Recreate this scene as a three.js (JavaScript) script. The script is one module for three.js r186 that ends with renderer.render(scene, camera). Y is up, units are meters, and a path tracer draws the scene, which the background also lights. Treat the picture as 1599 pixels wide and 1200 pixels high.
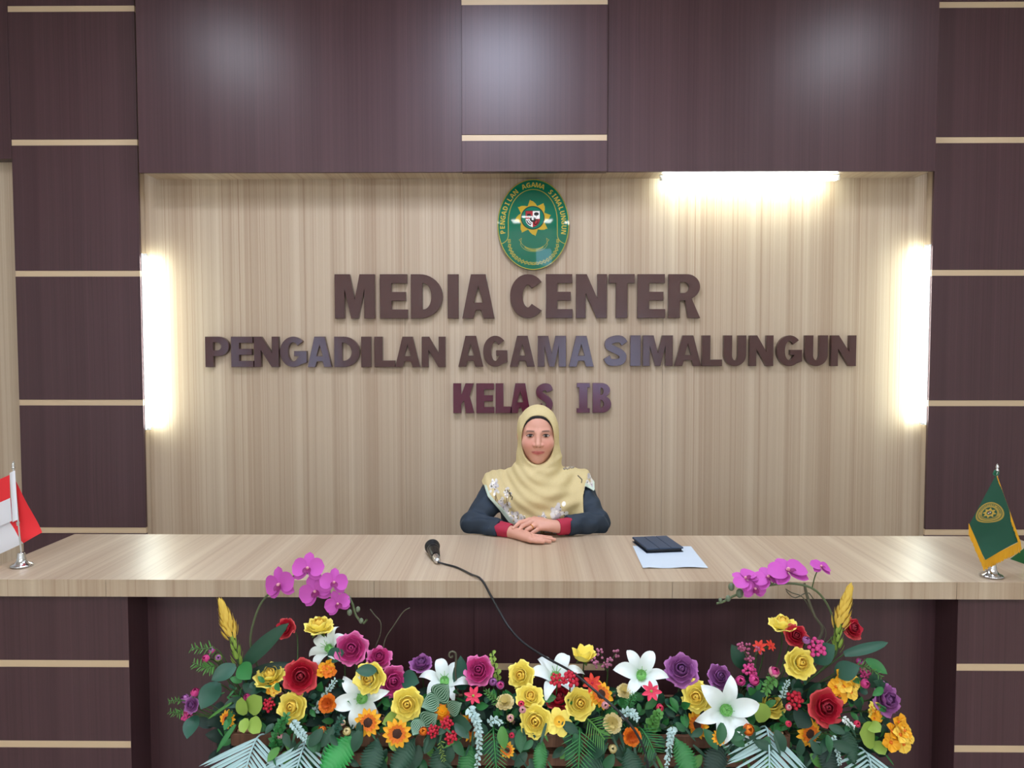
import * as THREE from 'three';
import { RoundedBoxGeometry } from 'three/addons/geometries/RoundedBoxGeometry.js';
import { mergeGeometries, mergeVertices } from 'three/addons/utils/BufferGeometryUtils.js';
import { RectAreaLightUniformsLib } from 'three/addons/lights/RectAreaLightUniformsLib.js';

// ---------- camera, sky, lights, exposure ----------
RectAreaLightUniformsLib.init();
const scene = new THREE.Scene();
const V = (x, y, z) => new THREE.Vector3(x, y, z);
const camera = new THREE.PerspectiveCamera(53.13, 1599 / 1200, 0.05, 60);
camera.position.set(-0.08, 1.5, 0);
camera.rotation.order = 'YXZ';
camera.rotation.set(THREE.MathUtils.degToRad(-2.7), THREE.MathUtils.degToRad(0.57), 0);
camera.updateMatrixWorld(true);
scene.add(camera);
const renderer = new THREE.WebGLRenderer({ antialias: true });
renderer.toneMapping = THREE.LinearToneMapping;
renderer.toneMappingExposure = 1.75;
renderer.shadowMap.enabled = true;
scene.background = new THREE.Color().setRGB(1.6, 2.1, 3.1);      // overcast daylight seen through the windows of the room

const CEIL = 3.42;
// ceiling fittings: [x, z, width, depth, colour, light intensity, glow]
const FITTINGS = [
  ['round', -1.86, -2.5, 0.34, 0.34, [0.9, 0.96, 1.1], 11, 11],
  ['round', 1.92, -2.5, 0.34, 0.34, [0.9, 0.96, 1.1], 11, 11],
  ['panel', -0.2, -2.15, 0.42, 1.2, [0.84, 0.92, 1.15], 8, 8],
  ['tube', -0.12, 1.75, 1.2, 0.13, [0.97, 0.99, 1.0], 22, 22],
  ['panel', -3.0, 2.6, 0.6, 1.2, [0.97, 0.98, 1.0], 5.5, 5.5],
  ['panel', -1.3, 2.9, 0.6, 1.2, [0.97, 0.98, 1.0], 5.5, 5.5],
  ['panel', 1.3, 2.9, 0.6, 1.2, [0.97, 0.98, 1.0], 5.5, 5.5],
  ['panel', 3.0, 2.6, 0.6, 1.2, [0.97, 0.98, 1.0], 5.5, 5.5],
];
const TUBE_LIGHT = 13, TUBE_GLOW = 15;                              // the slim tube lamps round the backdrop

// ---------- helpers ----------
let seed = 7;
const rnd = () => { seed = (seed * 1664525 + 1013904223) % 4294967296; return seed / 4294967296; };
const rr = (a, b) => a + (b - a) * rnd();
const taken = {};
function numbered(n) { const k = taken[n] || 0; taken[n] = k + 1; return k ? n + '_' + String(k).padStart(3, '0') : n; }
function shade(o) { o.castShadow = true; o.receiveShadow = true; return o; }
function mesh(name, geo, mat, parent, top = false) {
  const m = shade(new THREE.Mesh(geo, mat)); m.name = top ? numbered(name) : name; (parent || scene).add(m); return m;
}
function tag(o, label, category, group) { o.userData.label = label; o.userData.category = category; if (group) o.userData.group = group; return o; }
function thing(name, label, category, pos = [0, 0, 0], group) {
  const g = new THREE.Group(); g.name = numbered(name); g.position.set(...pos); scene.add(g); return tag(g, label, category, group);
}
function struct(name, label) { const g = new THREE.Group(); g.name = name; g.userData.kind = 'structure'; g.userData.label = label; scene.add(g); return g; }
// a photograph pixel as a point of the place: at distance d in front of the camera plane, or on a level surface
function ray(px, py) { return V((px - 799.5) / 1200, -(py - 600) / 1200, -1).applyQuaternion(camera.quaternion); }
function at(px, py, d) { const r = ray(px, py); return r.multiplyScalar(d / -r.z).add(camera.position); }
function onLevel(px, py, h) { const r = ray(px, py); return r.multiplyScalar((h - camera.position.y) / r.y).add(camera.position); }
function uvMetres(g) {
  if (g.index) g = g.toNonIndexed();
  const p = g.attributes.position, n = g.attributes.normal, uv = new Float32Array(p.count * 2);
  for (let i = 0; i < p.count; i += 3) {
    let ax = 0, ay = 0, az = 0;
    for (let k = 0; k < 3; k++) { ax += Math.abs(n.getX(i + k)); ay += Math.abs(n.getY(i + k)); az += Math.abs(n.getZ(i + k)); }
    for (let k = i; k < i + 3; k++) {
      const x = p.getX(k), y = p.getY(k), z = p.getZ(k);
      if (ay > ax && ay > az) { uv[2 * k] = x; uv[2 * k + 1] = z; } else if (ax > az) { uv[2 * k] = z + 0.37; uv[2 * k + 1] = y; } else { uv[2 * k] = x; uv[2 * k + 1] = y; }
    }
  }
  g.setAttribute('uv', new THREE.BufferAttribute(uv, 2));
  return g;
}
function box(x0, x1, y0, y1, z0, z1, r = 0) {
  const w = x1 - x0, h = y1 - y0, d = z1 - z0;
  const g = r ? new RoundedBoxGeometry(w, h, d, 2, r) : new THREE.BoxGeometry(w, h, d);
  g.translate((x0 + x1) / 2, (y0 + y1) / 2, (z0 + z1) / 2);
  return uvMetres(g);
}
function tube(pts, r, seg = 0, rad = 6, closed = false) {
  const c = new THREE.CatmullRomCurve3(pts, closed, 'centripetal');
  return new THREE.TubeGeometry(c, seg || pts.length * 5, r, rad, closed);
}
function noise1(n, cells, s) {                                       // smooth periodic random row
  const a = []; let q = s; for (let i = 0; i < cells; i++) { q = (q * 16807) % 2147483647; a.push(q / 2147483647); }
  const o = new Float32Array(n);
  for (let i = 0; i < n; i++) { const t = i / n * cells, k = Math.floor(t), f = t - k, e = f * f * (3 - 2 * f); o[i] = a[k % cells] * (1 - e) + a[(k + 1) % cells] * e; }
  return o;
}
function dataTex(w, h, fn, srgb = true) {
  const d = new Uint8Array(w * h * 4);
  for (let y = 0; y < h; y++) for (let x = 0; x < w; x++) { const c = fn(x, y), i = (y * w + x) * 4; d[i] = c[0]; d[i + 1] = c[1]; d[i + 2] = c[2]; d[i + 3] = 255; }
  const t = new THREE.DataTexture(d, w, h); t.magFilter = THREE.LinearFilter; t.minFilter = THREE.LinearMipmapLinearFilter; t.generateMipmaps = true;
  t.wrapS = t.wrapT = THREE.RepeatWrapping; if (srgb) t.colorSpace = THREE.SRGBColorSpace; t.needsUpdate = true; return t;
}
// veneer: soft bands and sparse hairlines that run along v; lo / hi are the two tones of the wood, li the hairlines
function woodTex(lo, hi, li, W, scaleU, scaleV, s, lines, c0, c1, c2) {
  const H = 256, a = noise1(W, c0, s), b = noise1(W, c1, s + 11), c = noise1(W, c2, s + 29), e = noise1(H, 3, s + 3), f = noise1(H, 4, s + 8);
  let q = s; const R = () => { q = (q * 16807) % 2147483647; return q / 2147483647; };
  const line = new Float32Array(W), late = new Float32Array(W);
  for (let i = 0; i < lines; i++) { const x = Math.floor(R() * W), w = 1 + Math.floor(R() * R() * 5), d = .15 + .85 * R() * R(), arr = R() > .5 ? line : late; for (let k = -w; k <= w; k++) { const j = (x + k + W) % W; arr[j] = Math.max(arr[j], d * (1 - Math.abs(k) / (w + 1))); } }
  const t = dataTex(W, H, (x, y) => {
    const i = Math.floor(((x + (e[y] - .5) * 5) % W + W) % W), j = Math.floor(((x + (f[y] - .5) * 8) % W + W) % W);
    const v = Math.min(1, Math.max(0, .46 * a[j] + .36 * b[i] + .18 * c[i] + (R() - .5) * .08)), l = Math.min(1, line[i] * (.45 + .55 * e[y]) + late[j] * (.35 + .65 * f[y]));
    return [0, 1, 2].map(k => { const w = lo[k] + (hi[k] - lo[k]) * v; return w + (li[k] - w) * l * .75; });
  });
  t.repeat.set(1 / scaleU, 1 / scaleV); return t;
}
function canvasTex(w, h, draw) {
  const c = document.createElement('canvas'); c.width = w; c.height = h; draw(c.getContext('2d'), w, h);
  const t = new THREE.CanvasTexture(c); t.colorSpace = THREE.SRGBColorSpace; t.anisotropy = 8; return t;
}
const std = (color, roughness = 0.6, extra = {}) => new THREE.MeshStandardMaterial({ color, roughness, ...extra });

// ---------- materials of the place ----------
const lightTex = woodTex([174, 151, 126], [208, 191, 166], [154, 123, 98], 2048, 2.3, 3.1, 31, 330, 34, 110, 300);
const darkTex = woodTex([70, 44, 49], [86, 59, 63], [58, 37, 42], 1024, 0.9, 1.1, 77, 150, 17, 130, 400);
const M = {
  light: std(0xffffff, 0.42, { map: lightTex }),
  desk: std(0xffffff, 0.36, { map: lightTex }),
  strip: std(0xd6bd9a, 0.45),
  dark: std(0xffffff, 0.36, { map: darkTex }),
  plaster: std(0xe9e7e2, 0.9),
  floor: std(0xb9b2a6, 0.35),
  chrome: std(0xd8dadc, 0.16, { metalness: 1 }),
  black: std(0x17171a, 0.45),
  white: std(0xf2f2ee, 0.6),
};

// ---------- the room ----------
const ZW = -3.9, XL = -5.2, XR = 4.6, ZB = 4.2;
const room = {};
{
  const floor = struct('floor', 'pale tiled floor of the room'); mesh('floor_slab', box(XL - .2, XR + .2, -0.2, 0, ZW - .25, ZB + .2), M.floor, floor);
  const ceiling = struct('ceiling', 'white plaster ceiling'); mesh('ceiling_slab', box(XL - .2, XR + .2, CEIL, CEIL + .2, ZW - .25, ZB + .2), M.plaster, ceiling);
  const wl = struct('wall_left', 'white plaster side wall'); mesh('wall_slab', box(XL - .2, XL, 0, CEIL, ZW - .25, ZB + .2), M.plaster, wl);
  const wr = struct('wall_right', 'white plaster side wall'); mesh('wall_slab', box(XR, XR + .2, 0, CEIL, ZW - .25, ZB + .2), M.plaster, wr);
  // wall behind the camera, with the glazed openings that the glossy letters mirror
  const wf = struct('wall_front', 'wall behind the camera with glazed openings');
  const gaps = [[-4.75, -4.4], [-3.65, -2.95], [0.35, 1.95]], y0 = 0.7, y1 = 1.84;
  let x = XL;
  gaps.forEach(([a, b], i) => {
    mesh('wall_slab', box(x, a, 0, CEIL, ZB, ZB + .2), M.plaster, wf); x = b;
    mesh('wall_slab', box(a, b, 0, y0, ZB, ZB + .2), M.plaster, wf); mesh('wall_slab', box(a, b, y1, CEIL, ZB, ZB + .2), M.plaster, wf);
    const w = struct('window_' + (i + 1), 'window behind the camera');
    mesh('pane', box(a, b, y0, y1, ZB + .09, ZB + .1), new THREE.MeshPhysicalMaterial({ color: 0xffffff, roughness: 0.02, transmission: 1, thickness: 0 }), w);
    for (const [p, q, r, s] of [[a, b, y0, y0 + .05], [a, b, y1 - .05, y1], [a, a + .05, y0 + .05, y1 - .05], [b - .05, b, y0 + .05, y1 - .05]]) mesh('window_frame', box(p, q, r, s, ZB + .06, ZB + .13), M.white, w);
  });
  mesh('wall_slab', box(x, XR, 0, CEIL, ZB, ZB + .2), M.plaster, wf);
}
// ceiling lamps
FITTINGS.forEach(([kind, x, z, w, d, c, power, glow], i) => {
  const col = new THREE.Color().setRGB(...c), names = { round: 'round_ceiling_lamp', panel: 'ceiling_light_panel', tube: 'ceiling_tube_lamp' };
  const labels = ['round ceiling lamp on the left above the desk', 'round ceiling lamp on the right above the desk', 'long bluish white ceiling light panel above the desk', 'ceiling tube lamp behind the camera', 'ceiling light panel behind the camera nearest the left wall', 'ceiling light panel behind the camera left of the middle', 'ceiling light panel behind the camera right of the middle', 'ceiling light panel behind the camera nearest the right wall'];
  const t = thing(names[kind], labels[i], 'lamp', [x, CEIL, z]);
  const gm = new THREE.MeshStandardMaterial({ color: 0xffffff, emissive: col, emissiveIntensity: glow });
  if (kind === 'round') {
    const prof = [[.001, 0], [w / 2 + .03, 0], [w / 2 + .03, -.03], [w / 2 + .004, -.03], [w / 2 + .004, -.012], [.001, -.012]].map(p => new THREE.Vector2(...p));
    mesh('housing', new THREE.LatheGeometry(prof, 40), M.white, t);
    mesh('diffuser', new THREE.CylinderGeometry(w / 2, w / 2, .01, 40).translate(0, -.02, 0), gm, t);
  } else {
    for (const s of [-1, 1]) { mesh('frame', box(-w / 2 - .03, w / 2 + .03, -.04, 0, s > 0 ? d / 2 : -d / 2 - .03, s > 0 ? d / 2 + .03 : -d / 2), M.white, t); mesh('frame', box(s > 0 ? w / 2 : -w / 2 - .03, s > 0 ? w / 2 + .03 : -w / 2, -.04, 0, -d / 2, d / 2), M.white, t); }
    mesh('diffuser', box(-w / 2, w / 2, -.03, -.02, -d / 2, d / 2), gm, t);
  }
  const l = new THREE.RectAreaLight(col, power, w, d); l.position.set(0, -.046, 0); l.rotation.x = -Math.PI / 2; l.castShadow = true; t.add(l);
});

// ---------- the panelled back wall ----------
const wb = struct('wall_back', 'panelled back wall of light and dark wood veneer');
mesh('wall_slab', box(XL, XR, 0, CEIL, ZW - .25, ZW - .03), M.plaster, wb);
const ZC = -3.825, ZH = -3.733, ZHC = -3.708;                        // fronts of columns, header and centre panel
const cx = (px, py, z) => at(px, py, -z).x, cy = (px, py, z) => at(px, py, -z).y;
const xLo = cx(20, 300, ZC), xLi = cx(216, 300, ZC), xRi = cx(1458.5, 300, ZC), xRo = xRi + (xLi - xLo);
const yHead = cy(470, 269.5, ZH), yHeadR = yHead;
{
  // light backdrop of three sheets with hairline joints
  const xs = [xLi - .1, xLi + (xRi - xLi) / 3, xLi + 2 * (xRi - xLi) / 3, xRi + .1];
  for (let i = 0; i < 3; i++) mesh('light_panel', box(xs[i] + .0004, xs[i + 1] - .0004, 0.02, CEIL, ZW - .03, ZW), M.light, wb);
  mesh('light_panel', box(XL, xLo - .0, 0.02, CEIL, ZW - .03, ZW), M.light, wb);
  mesh('light_panel', box(xRo, XR, 0.02, CEIL, ZW - .03, ZW), M.light, wb);
  // columns: strips at the heights read from the photograph
  const ys = [828.5, 629, 427.5, 222.5, 13.5].map(v => cy(100, v, ZC));
  for (const [a, b] of [[xLo, xLi], [xRi, xRo]]) {
    mesh('column_core', box(a + .006, b - .006, 0.02, CEIL, ZW, ZC - .018), M.light, wb);
    let y = .02;
    for (const s of ys) {
      mesh('dark_panel', box(a, b, y, s - .0145, ZC - .018, ZC, .0012), M.dark, wb);
      mesh('light_strip', box(a, b - .001, s - .0145, s + .0145, ZC - .018, ZC - .003), M.strip, wb);
      y = s + .0145;
    }
    mesh('dark_panel', box(a, b, y, CEIL, ZC - .018, ZC, .0012), M.dark, wb);
  }
  // header: two wide panels and a proud centre panel with two strips
  const c0 = cx(721, 150, ZHC), c1 = cx(948.5, 150, ZHC), a0 = cx(214.5, 150, ZH), b1 = cx(1463.5, 150, ZH);
  mesh('header_core', box(a0 + .01, b1 - .01, yHead + .004, CEIL, ZW, ZH - .018), M.light, wb);
  mesh('header_panel', box(a0, c0 + .002, yHead, CEIL, ZH - .018, ZH, .0015), M.dark, wb);
  mesh('header_panel', box(c1 - .002, b1, yHead, CEIL, ZH - .018, ZH, .0015), M.dark, wb);
  const hy = [215, 2.5].map(v => cy(834, v, ZHC)); let y = cy(834, 268, ZHC);
  for (const s of hy) { mesh('header_panel', box(c0, c1, y, s - .014, ZH - .018, ZHC, .0015), M.dark, wb); mesh('light_strip', box(c0, c1 - .001, s - .014, s + .014, ZH - .018, ZHC - .003), M.strip, wb); y = s + .014; }
  mesh('header_panel', box(c0, c1, y, CEIL, ZH - .018, ZHC, .0015), M.dark, wb);
  // outer headers beyond the columns
  const yo = cy(8, 248, ZC);
  mesh('header_panel', box(XL, xLo - .004, yo, CEIL, ZW, ZC - .004, .0015), M.dark, wb);
  mesh('header_panel', box(xRo + .004, XR, yo, CEIL, ZW, ZC - .004, .0015), M.dark, wb);
}
// slim tube lamps tucked into the edges of the backdrop
function tubeLamp(label, p0, p1, nx, ny) {                           // from p0 to p1; n points into the opening
  const t = thing('tube_lamp', label, 'lamp', [(p0.x + p1.x) / 2, (p0.y + p1.y) / 2, (p0.z + p1.z) / 2], 'tube lamps round the backdrop');
  const L = p0.distanceTo(p1), a = Math.atan2(p1.y - p0.y, p1.x - p0.x);
  const local = g => uvMetres(g.rotateZ(a));
  const gl = new THREE.MeshStandardMaterial({ color: 0xffffff, emissive: new THREE.Color().setRGB(0.87, 1, 0.92), emissiveIntensity: TUBE_GLOW });
  const off = g => g.translate(nx * -.0085, ny * -.0085, 0);
  mesh('housing', off(local(new RoundedBoxGeometry(L, .006, .022, 2, .002))), M.white, t);
  mesh('diffuser', local(new THREE.CapsuleGeometry(.0125, L - .05, 5, 12).rotateZ(Math.PI / 2)).translate(nx * .0065, ny * .0065, .002), gl, t);
  for (const s of [-1, 1]) mesh('end_cap', local(new THREE.CylinderGeometry(.0105, .0105, .012, 12).rotateZ(Math.PI / 2).translate(s * (L / 2 - .008), 0, 0)).translate(nx * .006, ny * .006, 0), M.white, t);
  const l = new THREE.RectAreaLight(new THREE.Color().setRGB(0.87, 1, 0.92), TUBE_LIGHT, L - .04, .02);
  l.position.set(nx * .0205, ny * .0205, 0); l.lookAt(l.position.clone().add(V(nx * -1, ny * -1, 0)));
  const target = t.position.clone().add(V(nx * 2, ny * 2, 0));
  const m = new THREE.Matrix4(), zAxis = V(-nx, -ny, 0), xAxis = V(Math.cos(a), Math.sin(a), 0), yAxis = zAxis.clone().cross(xAxis);
  m.makeBasis(xAxis, yAxis, zAxis); l.quaternion.setFromRotationMatrix(m); l.castShadow = true; t.add(l);
}
{
  const z = -3.846, l0 = cy(240, 672, z), l1 = cy(240, 396, z), r0 = cy(1445, 664, z), r1 = cy(1445, 382, z);
  tubeLamp('upright tube lamp glowing at the left edge of the light backdrop', V(xLi + .012, l0, z), V(xLi + .012, l1, z), 1, 0);
  tubeLamp('upright tube lamp glowing at the right edge of the light backdrop', V(xRi - .012, r0, z), V(xRi - .012, r1, z), -1, 0);
  const zt = -3.82; tubeLamp('level tube lamp glowing under the dark header on the right', V(cx(1030, 275, zt), yHead - .0075, zt), V(cx(1311, 275, zt), yHead - .0075, zt), 0, -1);
}

// ---------- the desk ----------
const DT = onLevel(800, 907.5, 0).y * 0 + 0.774;
const DF = onLevel(800, 907.5, DT).z, DB = onLevel(800, 836, DT).z;
const dxl = onLevel(115, 835, DT).x, dxr = -dxl;
const fasH = DT - cy(800, 934.5, DF);
{
  const desk = thing('long_desk', 'long light wood desk with dark panelled front across the room', 'desk', [0, 0, 0]);
  mesh('desk_top', box(dxl, dxr, DT - .0035, DT, DB, DF, .001), M.desk, desk); mesh('desk_board', box(dxl + .002, dxr - .002, DT - .02, DT - .0035, DB + .002, DF - .023), M.desk, desk);
  const joints = [dxl, cx(165, 920, DF), cx(584, 920, DF), cx(1050, 920, DF), cx(1494, 925, DF), dxr];
  for (let i = 0; i < 5; i++) mesh('fascia_board', box(joints[i] + .0006, joints[i + 1] - .0006, DT - fasH, DT - .0035, DF - .022, DF - .0006, .0006), M.desk, desk);
  mesh('back_board', box(dxl, dxr, DT - fasH, DT - .02, DB, DB + .02), M.desk, desk);
  for (const s of [dxl, dxr - .022]) mesh('side_panel', box(s, s + .022, 0, DT - .02, DB + .03, DF - .05, .001), M.desk, desk);
  // columns and recessed front
  const zc = DF - .05, zr = zc - .13, k0 = cx(4, 1000, zc), k1 = cx(200.5, 1000, zc), r0 = cx(1495, 1000, zc);
  const strips = [1037, 1163].map(v => cy(100, v, zc));
  for (const [a, b] of [[dxl + .022, k1], [r0, dxr - .022]]) {
    let y = DT - .02;
    for (const s of strips) {
      mesh('dark_panel', box(a, b, s + .0115, y, zc - .018, zc, .001), M.dark, desk);
      mesh('light_strip', box(a, b, s - .0115, s + .0115, zc - .018, zc - .002), M.strip, desk); y = s - .0115;
    }
    mesh('dark_panel', box(a, b, 0, y, zc - .018, zc, .001), M.dark, desk);
    mesh('edge_band', a < 0 ? box(b, b + .001, 0, DT - .02, zr, zc) : box(a - .001, a, 0, DT - .02, zr, zc), M.dark, desk); const inner = a < 0 ? b : a; mesh('return_panel', box(a < 0 ? inner - .018 : inner, a < 0 ? inner : inner + .018, 0, DT - .02, zr, zc - .018), M.dark, desk);
  }
  const c0 = cx(741, 1000, zr), c1 = cx(944, 1000, zr), s = cy(800, 1039.5, zr);
  mesh('dark_panel', box(k1, c0, 0, DT - .02, zr - .018, zr, .001), M.dark, desk);
  mesh('dark_panel', box(c1, r0, 0, DT - .02, zr - .018, zr, .001), M.dark, desk);
  mesh('dark_panel', box(c0, c1, s + .0115, DT - .02, zr - .018, zr + .012, .001), M.dark, desk);
  mesh('light_strip', box(c0, c1, s - .0115, s + .0115, zr - .018, zr + .01), M.strip, desk);
  mesh('dark_panel', box(c0, c1, 0, s - .0115, zr - .018, zr + .012, .001), M.dark, desk);
}

// ---------- raised letters ----------
const arc = (s, x, y, rx, ry, a0, a1, cw) => s.absellipse(x, y, rx, ry, a0, a1, cw, 0);
const poly = pts => { const s = new THREE.Shape(); pts.forEach(([x, y], i) => i ? s.lineTo(x, y) : s.moveTo(x, y)); s.closePath(); return s; };
function ribbon(pts, th) {                                           // a stroke of given half widths along a path
  const c = new THREE.SplineCurve(pts.map(p => new THREE.Vector2(p[0], p[1]))), n = 44, L = [], R = [];
  for (let i = 0; i <= n; i++) { const t = i / n, p = c.getPoint(t), d = c.getTangent(t), h = typeof th === 'function' ? th(t) : th; L.push([p.x - d.y * h, p.y + d.x * h]); R.push([p.x + d.y * h, p.y - d.x * h]); }
  return poly(L.concat(R.reverse()));
}
function bowl(s, x, y0, y1, xr, first) {                              // D-like outline from (x,y0) round to (x,y1)
  const ry = (y1 - y0) / 2, rx = Math.min(ry * 1.05, (xr - x) * 0.75);
  s.lineTo(xr - rx, y0); s.absellipse(xr - rx, y0 + ry, rx, ry, -Math.PI / 2, Math.PI / 2, false, 0); s.lineTo(x, y1);
}
function hole(x, y0, y1, xr) { const h = new THREE.Path(), ry = (y1 - y0) / 2, rx = Math.min(ry * 1.05, (xr - x) * 0.9); h.moveTo(x, y0); h.lineTo(xr - rx, y0); h.absellipse(xr - rx, y0 + ry, rx, ry, -Math.PI / 2, Math.PI / 2, false, 0); h.lineTo(x, y1); h.closePath(); return h; }
function glyph(ch, w) {                                               // cap height 1, width w (in cap heights)
  const s = 0.265, t = 0.205;
  switch (ch) {
    case 'E': return poly([[0, 0], [w, 0], [w, t], [s, t], [s, .4], [w * .93, .4], [w * .93, .6], [s, .6], [s, 1 - t], [w * .98, 1 - t], [w * .98, 1], [0, 1]]);
    case 'L': return poly([[0, 0], [w, 0], [w, t + .01], [s, t + .01], [s, 1], [0, 1]]);
    case 'I': return poly([[0, 0], [w, 0], [w, 1], [0, 1]]);
    case 'i': return poly([[0, 0], [w, 0], [w, .15], [w * .5 + .14, .15], [w * .5 + .14, .85], [w, .85], [w, 1], [0, 1], [0, .85], [w * .5 - .14, .85], [w * .5 - .14, .15], [0, .15]]);
    case 'T': return poly([[w / 2 - s / 2, 0], [w / 2 + s / 2, 0], [w / 2 + s / 2, 1 - t], [w, 1 - t], [w, 1], [0, 1], [0, 1 - t], [w / 2 - s / 2, 1 - t]]);
    case 'N': return poly([[0, 0], [s * .84, 0], [s * .84, .56], [w - s * .88, 0], [w, 0], [w, 1], [w - s * .84, 1], [w - s * .84, .46], [s * .92, 1], [0, 1]]);
    case 'M': return poly([[0, 0], [s * .84, 0], [s * .84, .66], [w / 2 - .085, 0], [w / 2 + .085, 0], [w - s * .9, .66], [w - s * .9, 0], [w, 0], [w, 1], [w - s * 1.3, 1], [w / 2, .43], [s * 1.3, 1], [0, 1]]);
    case 'A': { const o = poly([[0, 0], [.25, 0], [.31, .19], [w - .31, .19], [w - .25, 0], [w, 0], [w / 2 + .17, 1], [w / 2 - .17, 1]]); const h = new THREE.Path(); h.moveTo(w / 2 - .105, .36); h.lineTo(w / 2 + .105, .36); h.lineTo(w / 2, .74); h.closePath(); o.holes.push(h); return o; }
    case 'K': return poly([[0, 0], [s, 0], [s, .3], [.36, .42], [w - .28, 0], [w, 0], [.55, .58], [w * .97, 1], [w * .97 - .27, 1], [s, .6], [s, 1], [0, 1]]);
    case 'D': { const o = new THREE.Shape(); o.moveTo(0, 0); bowl(o, 0, 0, 1, w); o.closePath(); o.holes.push(hole(s, t, 1 - t, w - s * .98)); return o; }
    case 'P': { const o = new THREE.Shape(); o.moveTo(0, 0); o.lineTo(s, 0); o.lineTo(s, .36); bowl(o, 0, .36, 1, w); o.closePath(); o.holes.push(hole(s, .55, .81, w - s * .95)); return o; }
    case 'R': { const o = new THREE.Shape(); o.moveTo(0, 0); o.lineTo(s, 0); o.lineTo(s, .4); o.lineTo(.38, .4); o.lineTo(w - .28, 0); o.lineTo(w, 0); o.lineTo(w - .2, .45); o.absellipse(w - .31, .715, .3, .285, -.95, Math.PI / 2, false, 0); o.lineTo(0, 1); o.closePath(); o.holes.push(hole(s, .57, .82, w - s * .98)); return o; }
    case 'B': { const o = new THREE.Shape(); o.moveTo(0, 0); o.lineTo(w - .3, 0); o.absellipse(w - .3, .29, .3, .29, -Math.PI / 2, 1.15, false, 0); o.absellipse(w - .32, .755, .28, .245, -1.1, Math.PI / 2, false, 0); o.lineTo(0, 1); o.closePath(); o.holes.push(hole(s, .17, .43, w - s * .93)); o.holes.push(hole(s, .6, .84, w - s * .98)); return o; }
    case 'U': { const o = new THREE.Shape(), r = w / 2; o.moveTo(0, 1); o.lineTo(0, .36); o.absellipse(r, .36, r, .36, Math.PI, 2 * Math.PI, false, 0); o.lineTo(w, 1); o.lineTo(w - s, 1); o.lineTo(w - s, .36); o.absellipse(r, .36, r - s, .175, 2 * Math.PI, Math.PI, true, 0); o.lineTo(s, 1); o.closePath(); return o; }
    case 'C': { const h = .125, p = []; for (let i = 0; i <= 12; i++) { const a = .72 + (2 * Math.PI - 1.44) * i / 12; p.push([w / 2 + (w / 2 - h) * Math.cos(a), .5 + (.5 - h * .88) * Math.sin(a)]); } return ribbon(p, h); }
    case 'G': { const a0 = .75, o = new THREE.Shape(), rx = w / 2, n = 30; for (let i = 0; i <= n; i++) { const a = a0 + (5.32 - a0) * i / n; const x = rx + rx * Math.cos(a), y = .5 + .5 * Math.sin(a); i ? o.lineTo(x, y) : o.moveTo(x, y); } o.lineTo(w, .15); o.lineTo(w, .53); o.lineTo(w * .53, .53); o.lineTo(w * .53, .36); o.lineTo(w - s * .95, .36); for (let i = n; i >= 0; i--) { const a = a0 - .05 + (5.3 - a0) * i / n; o.lineTo(rx + (rx - s) * Math.cos(a), .5 + (.5 - t * .92) * Math.sin(a)); } o.closePath(); return o; }
    case 'S': { const h = .118; return ribbon([[w - .1, .735], [w * .74, .87], [w * .48, .885], [w * .22, .8], [w * .2, .655], [w * .42, .55], [w * .66, .455], [w * .81, .33], [w * .73, .16], [w * .48, .115], [w * .24, .14], [.09, .29]], h); }
  }
}
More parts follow.
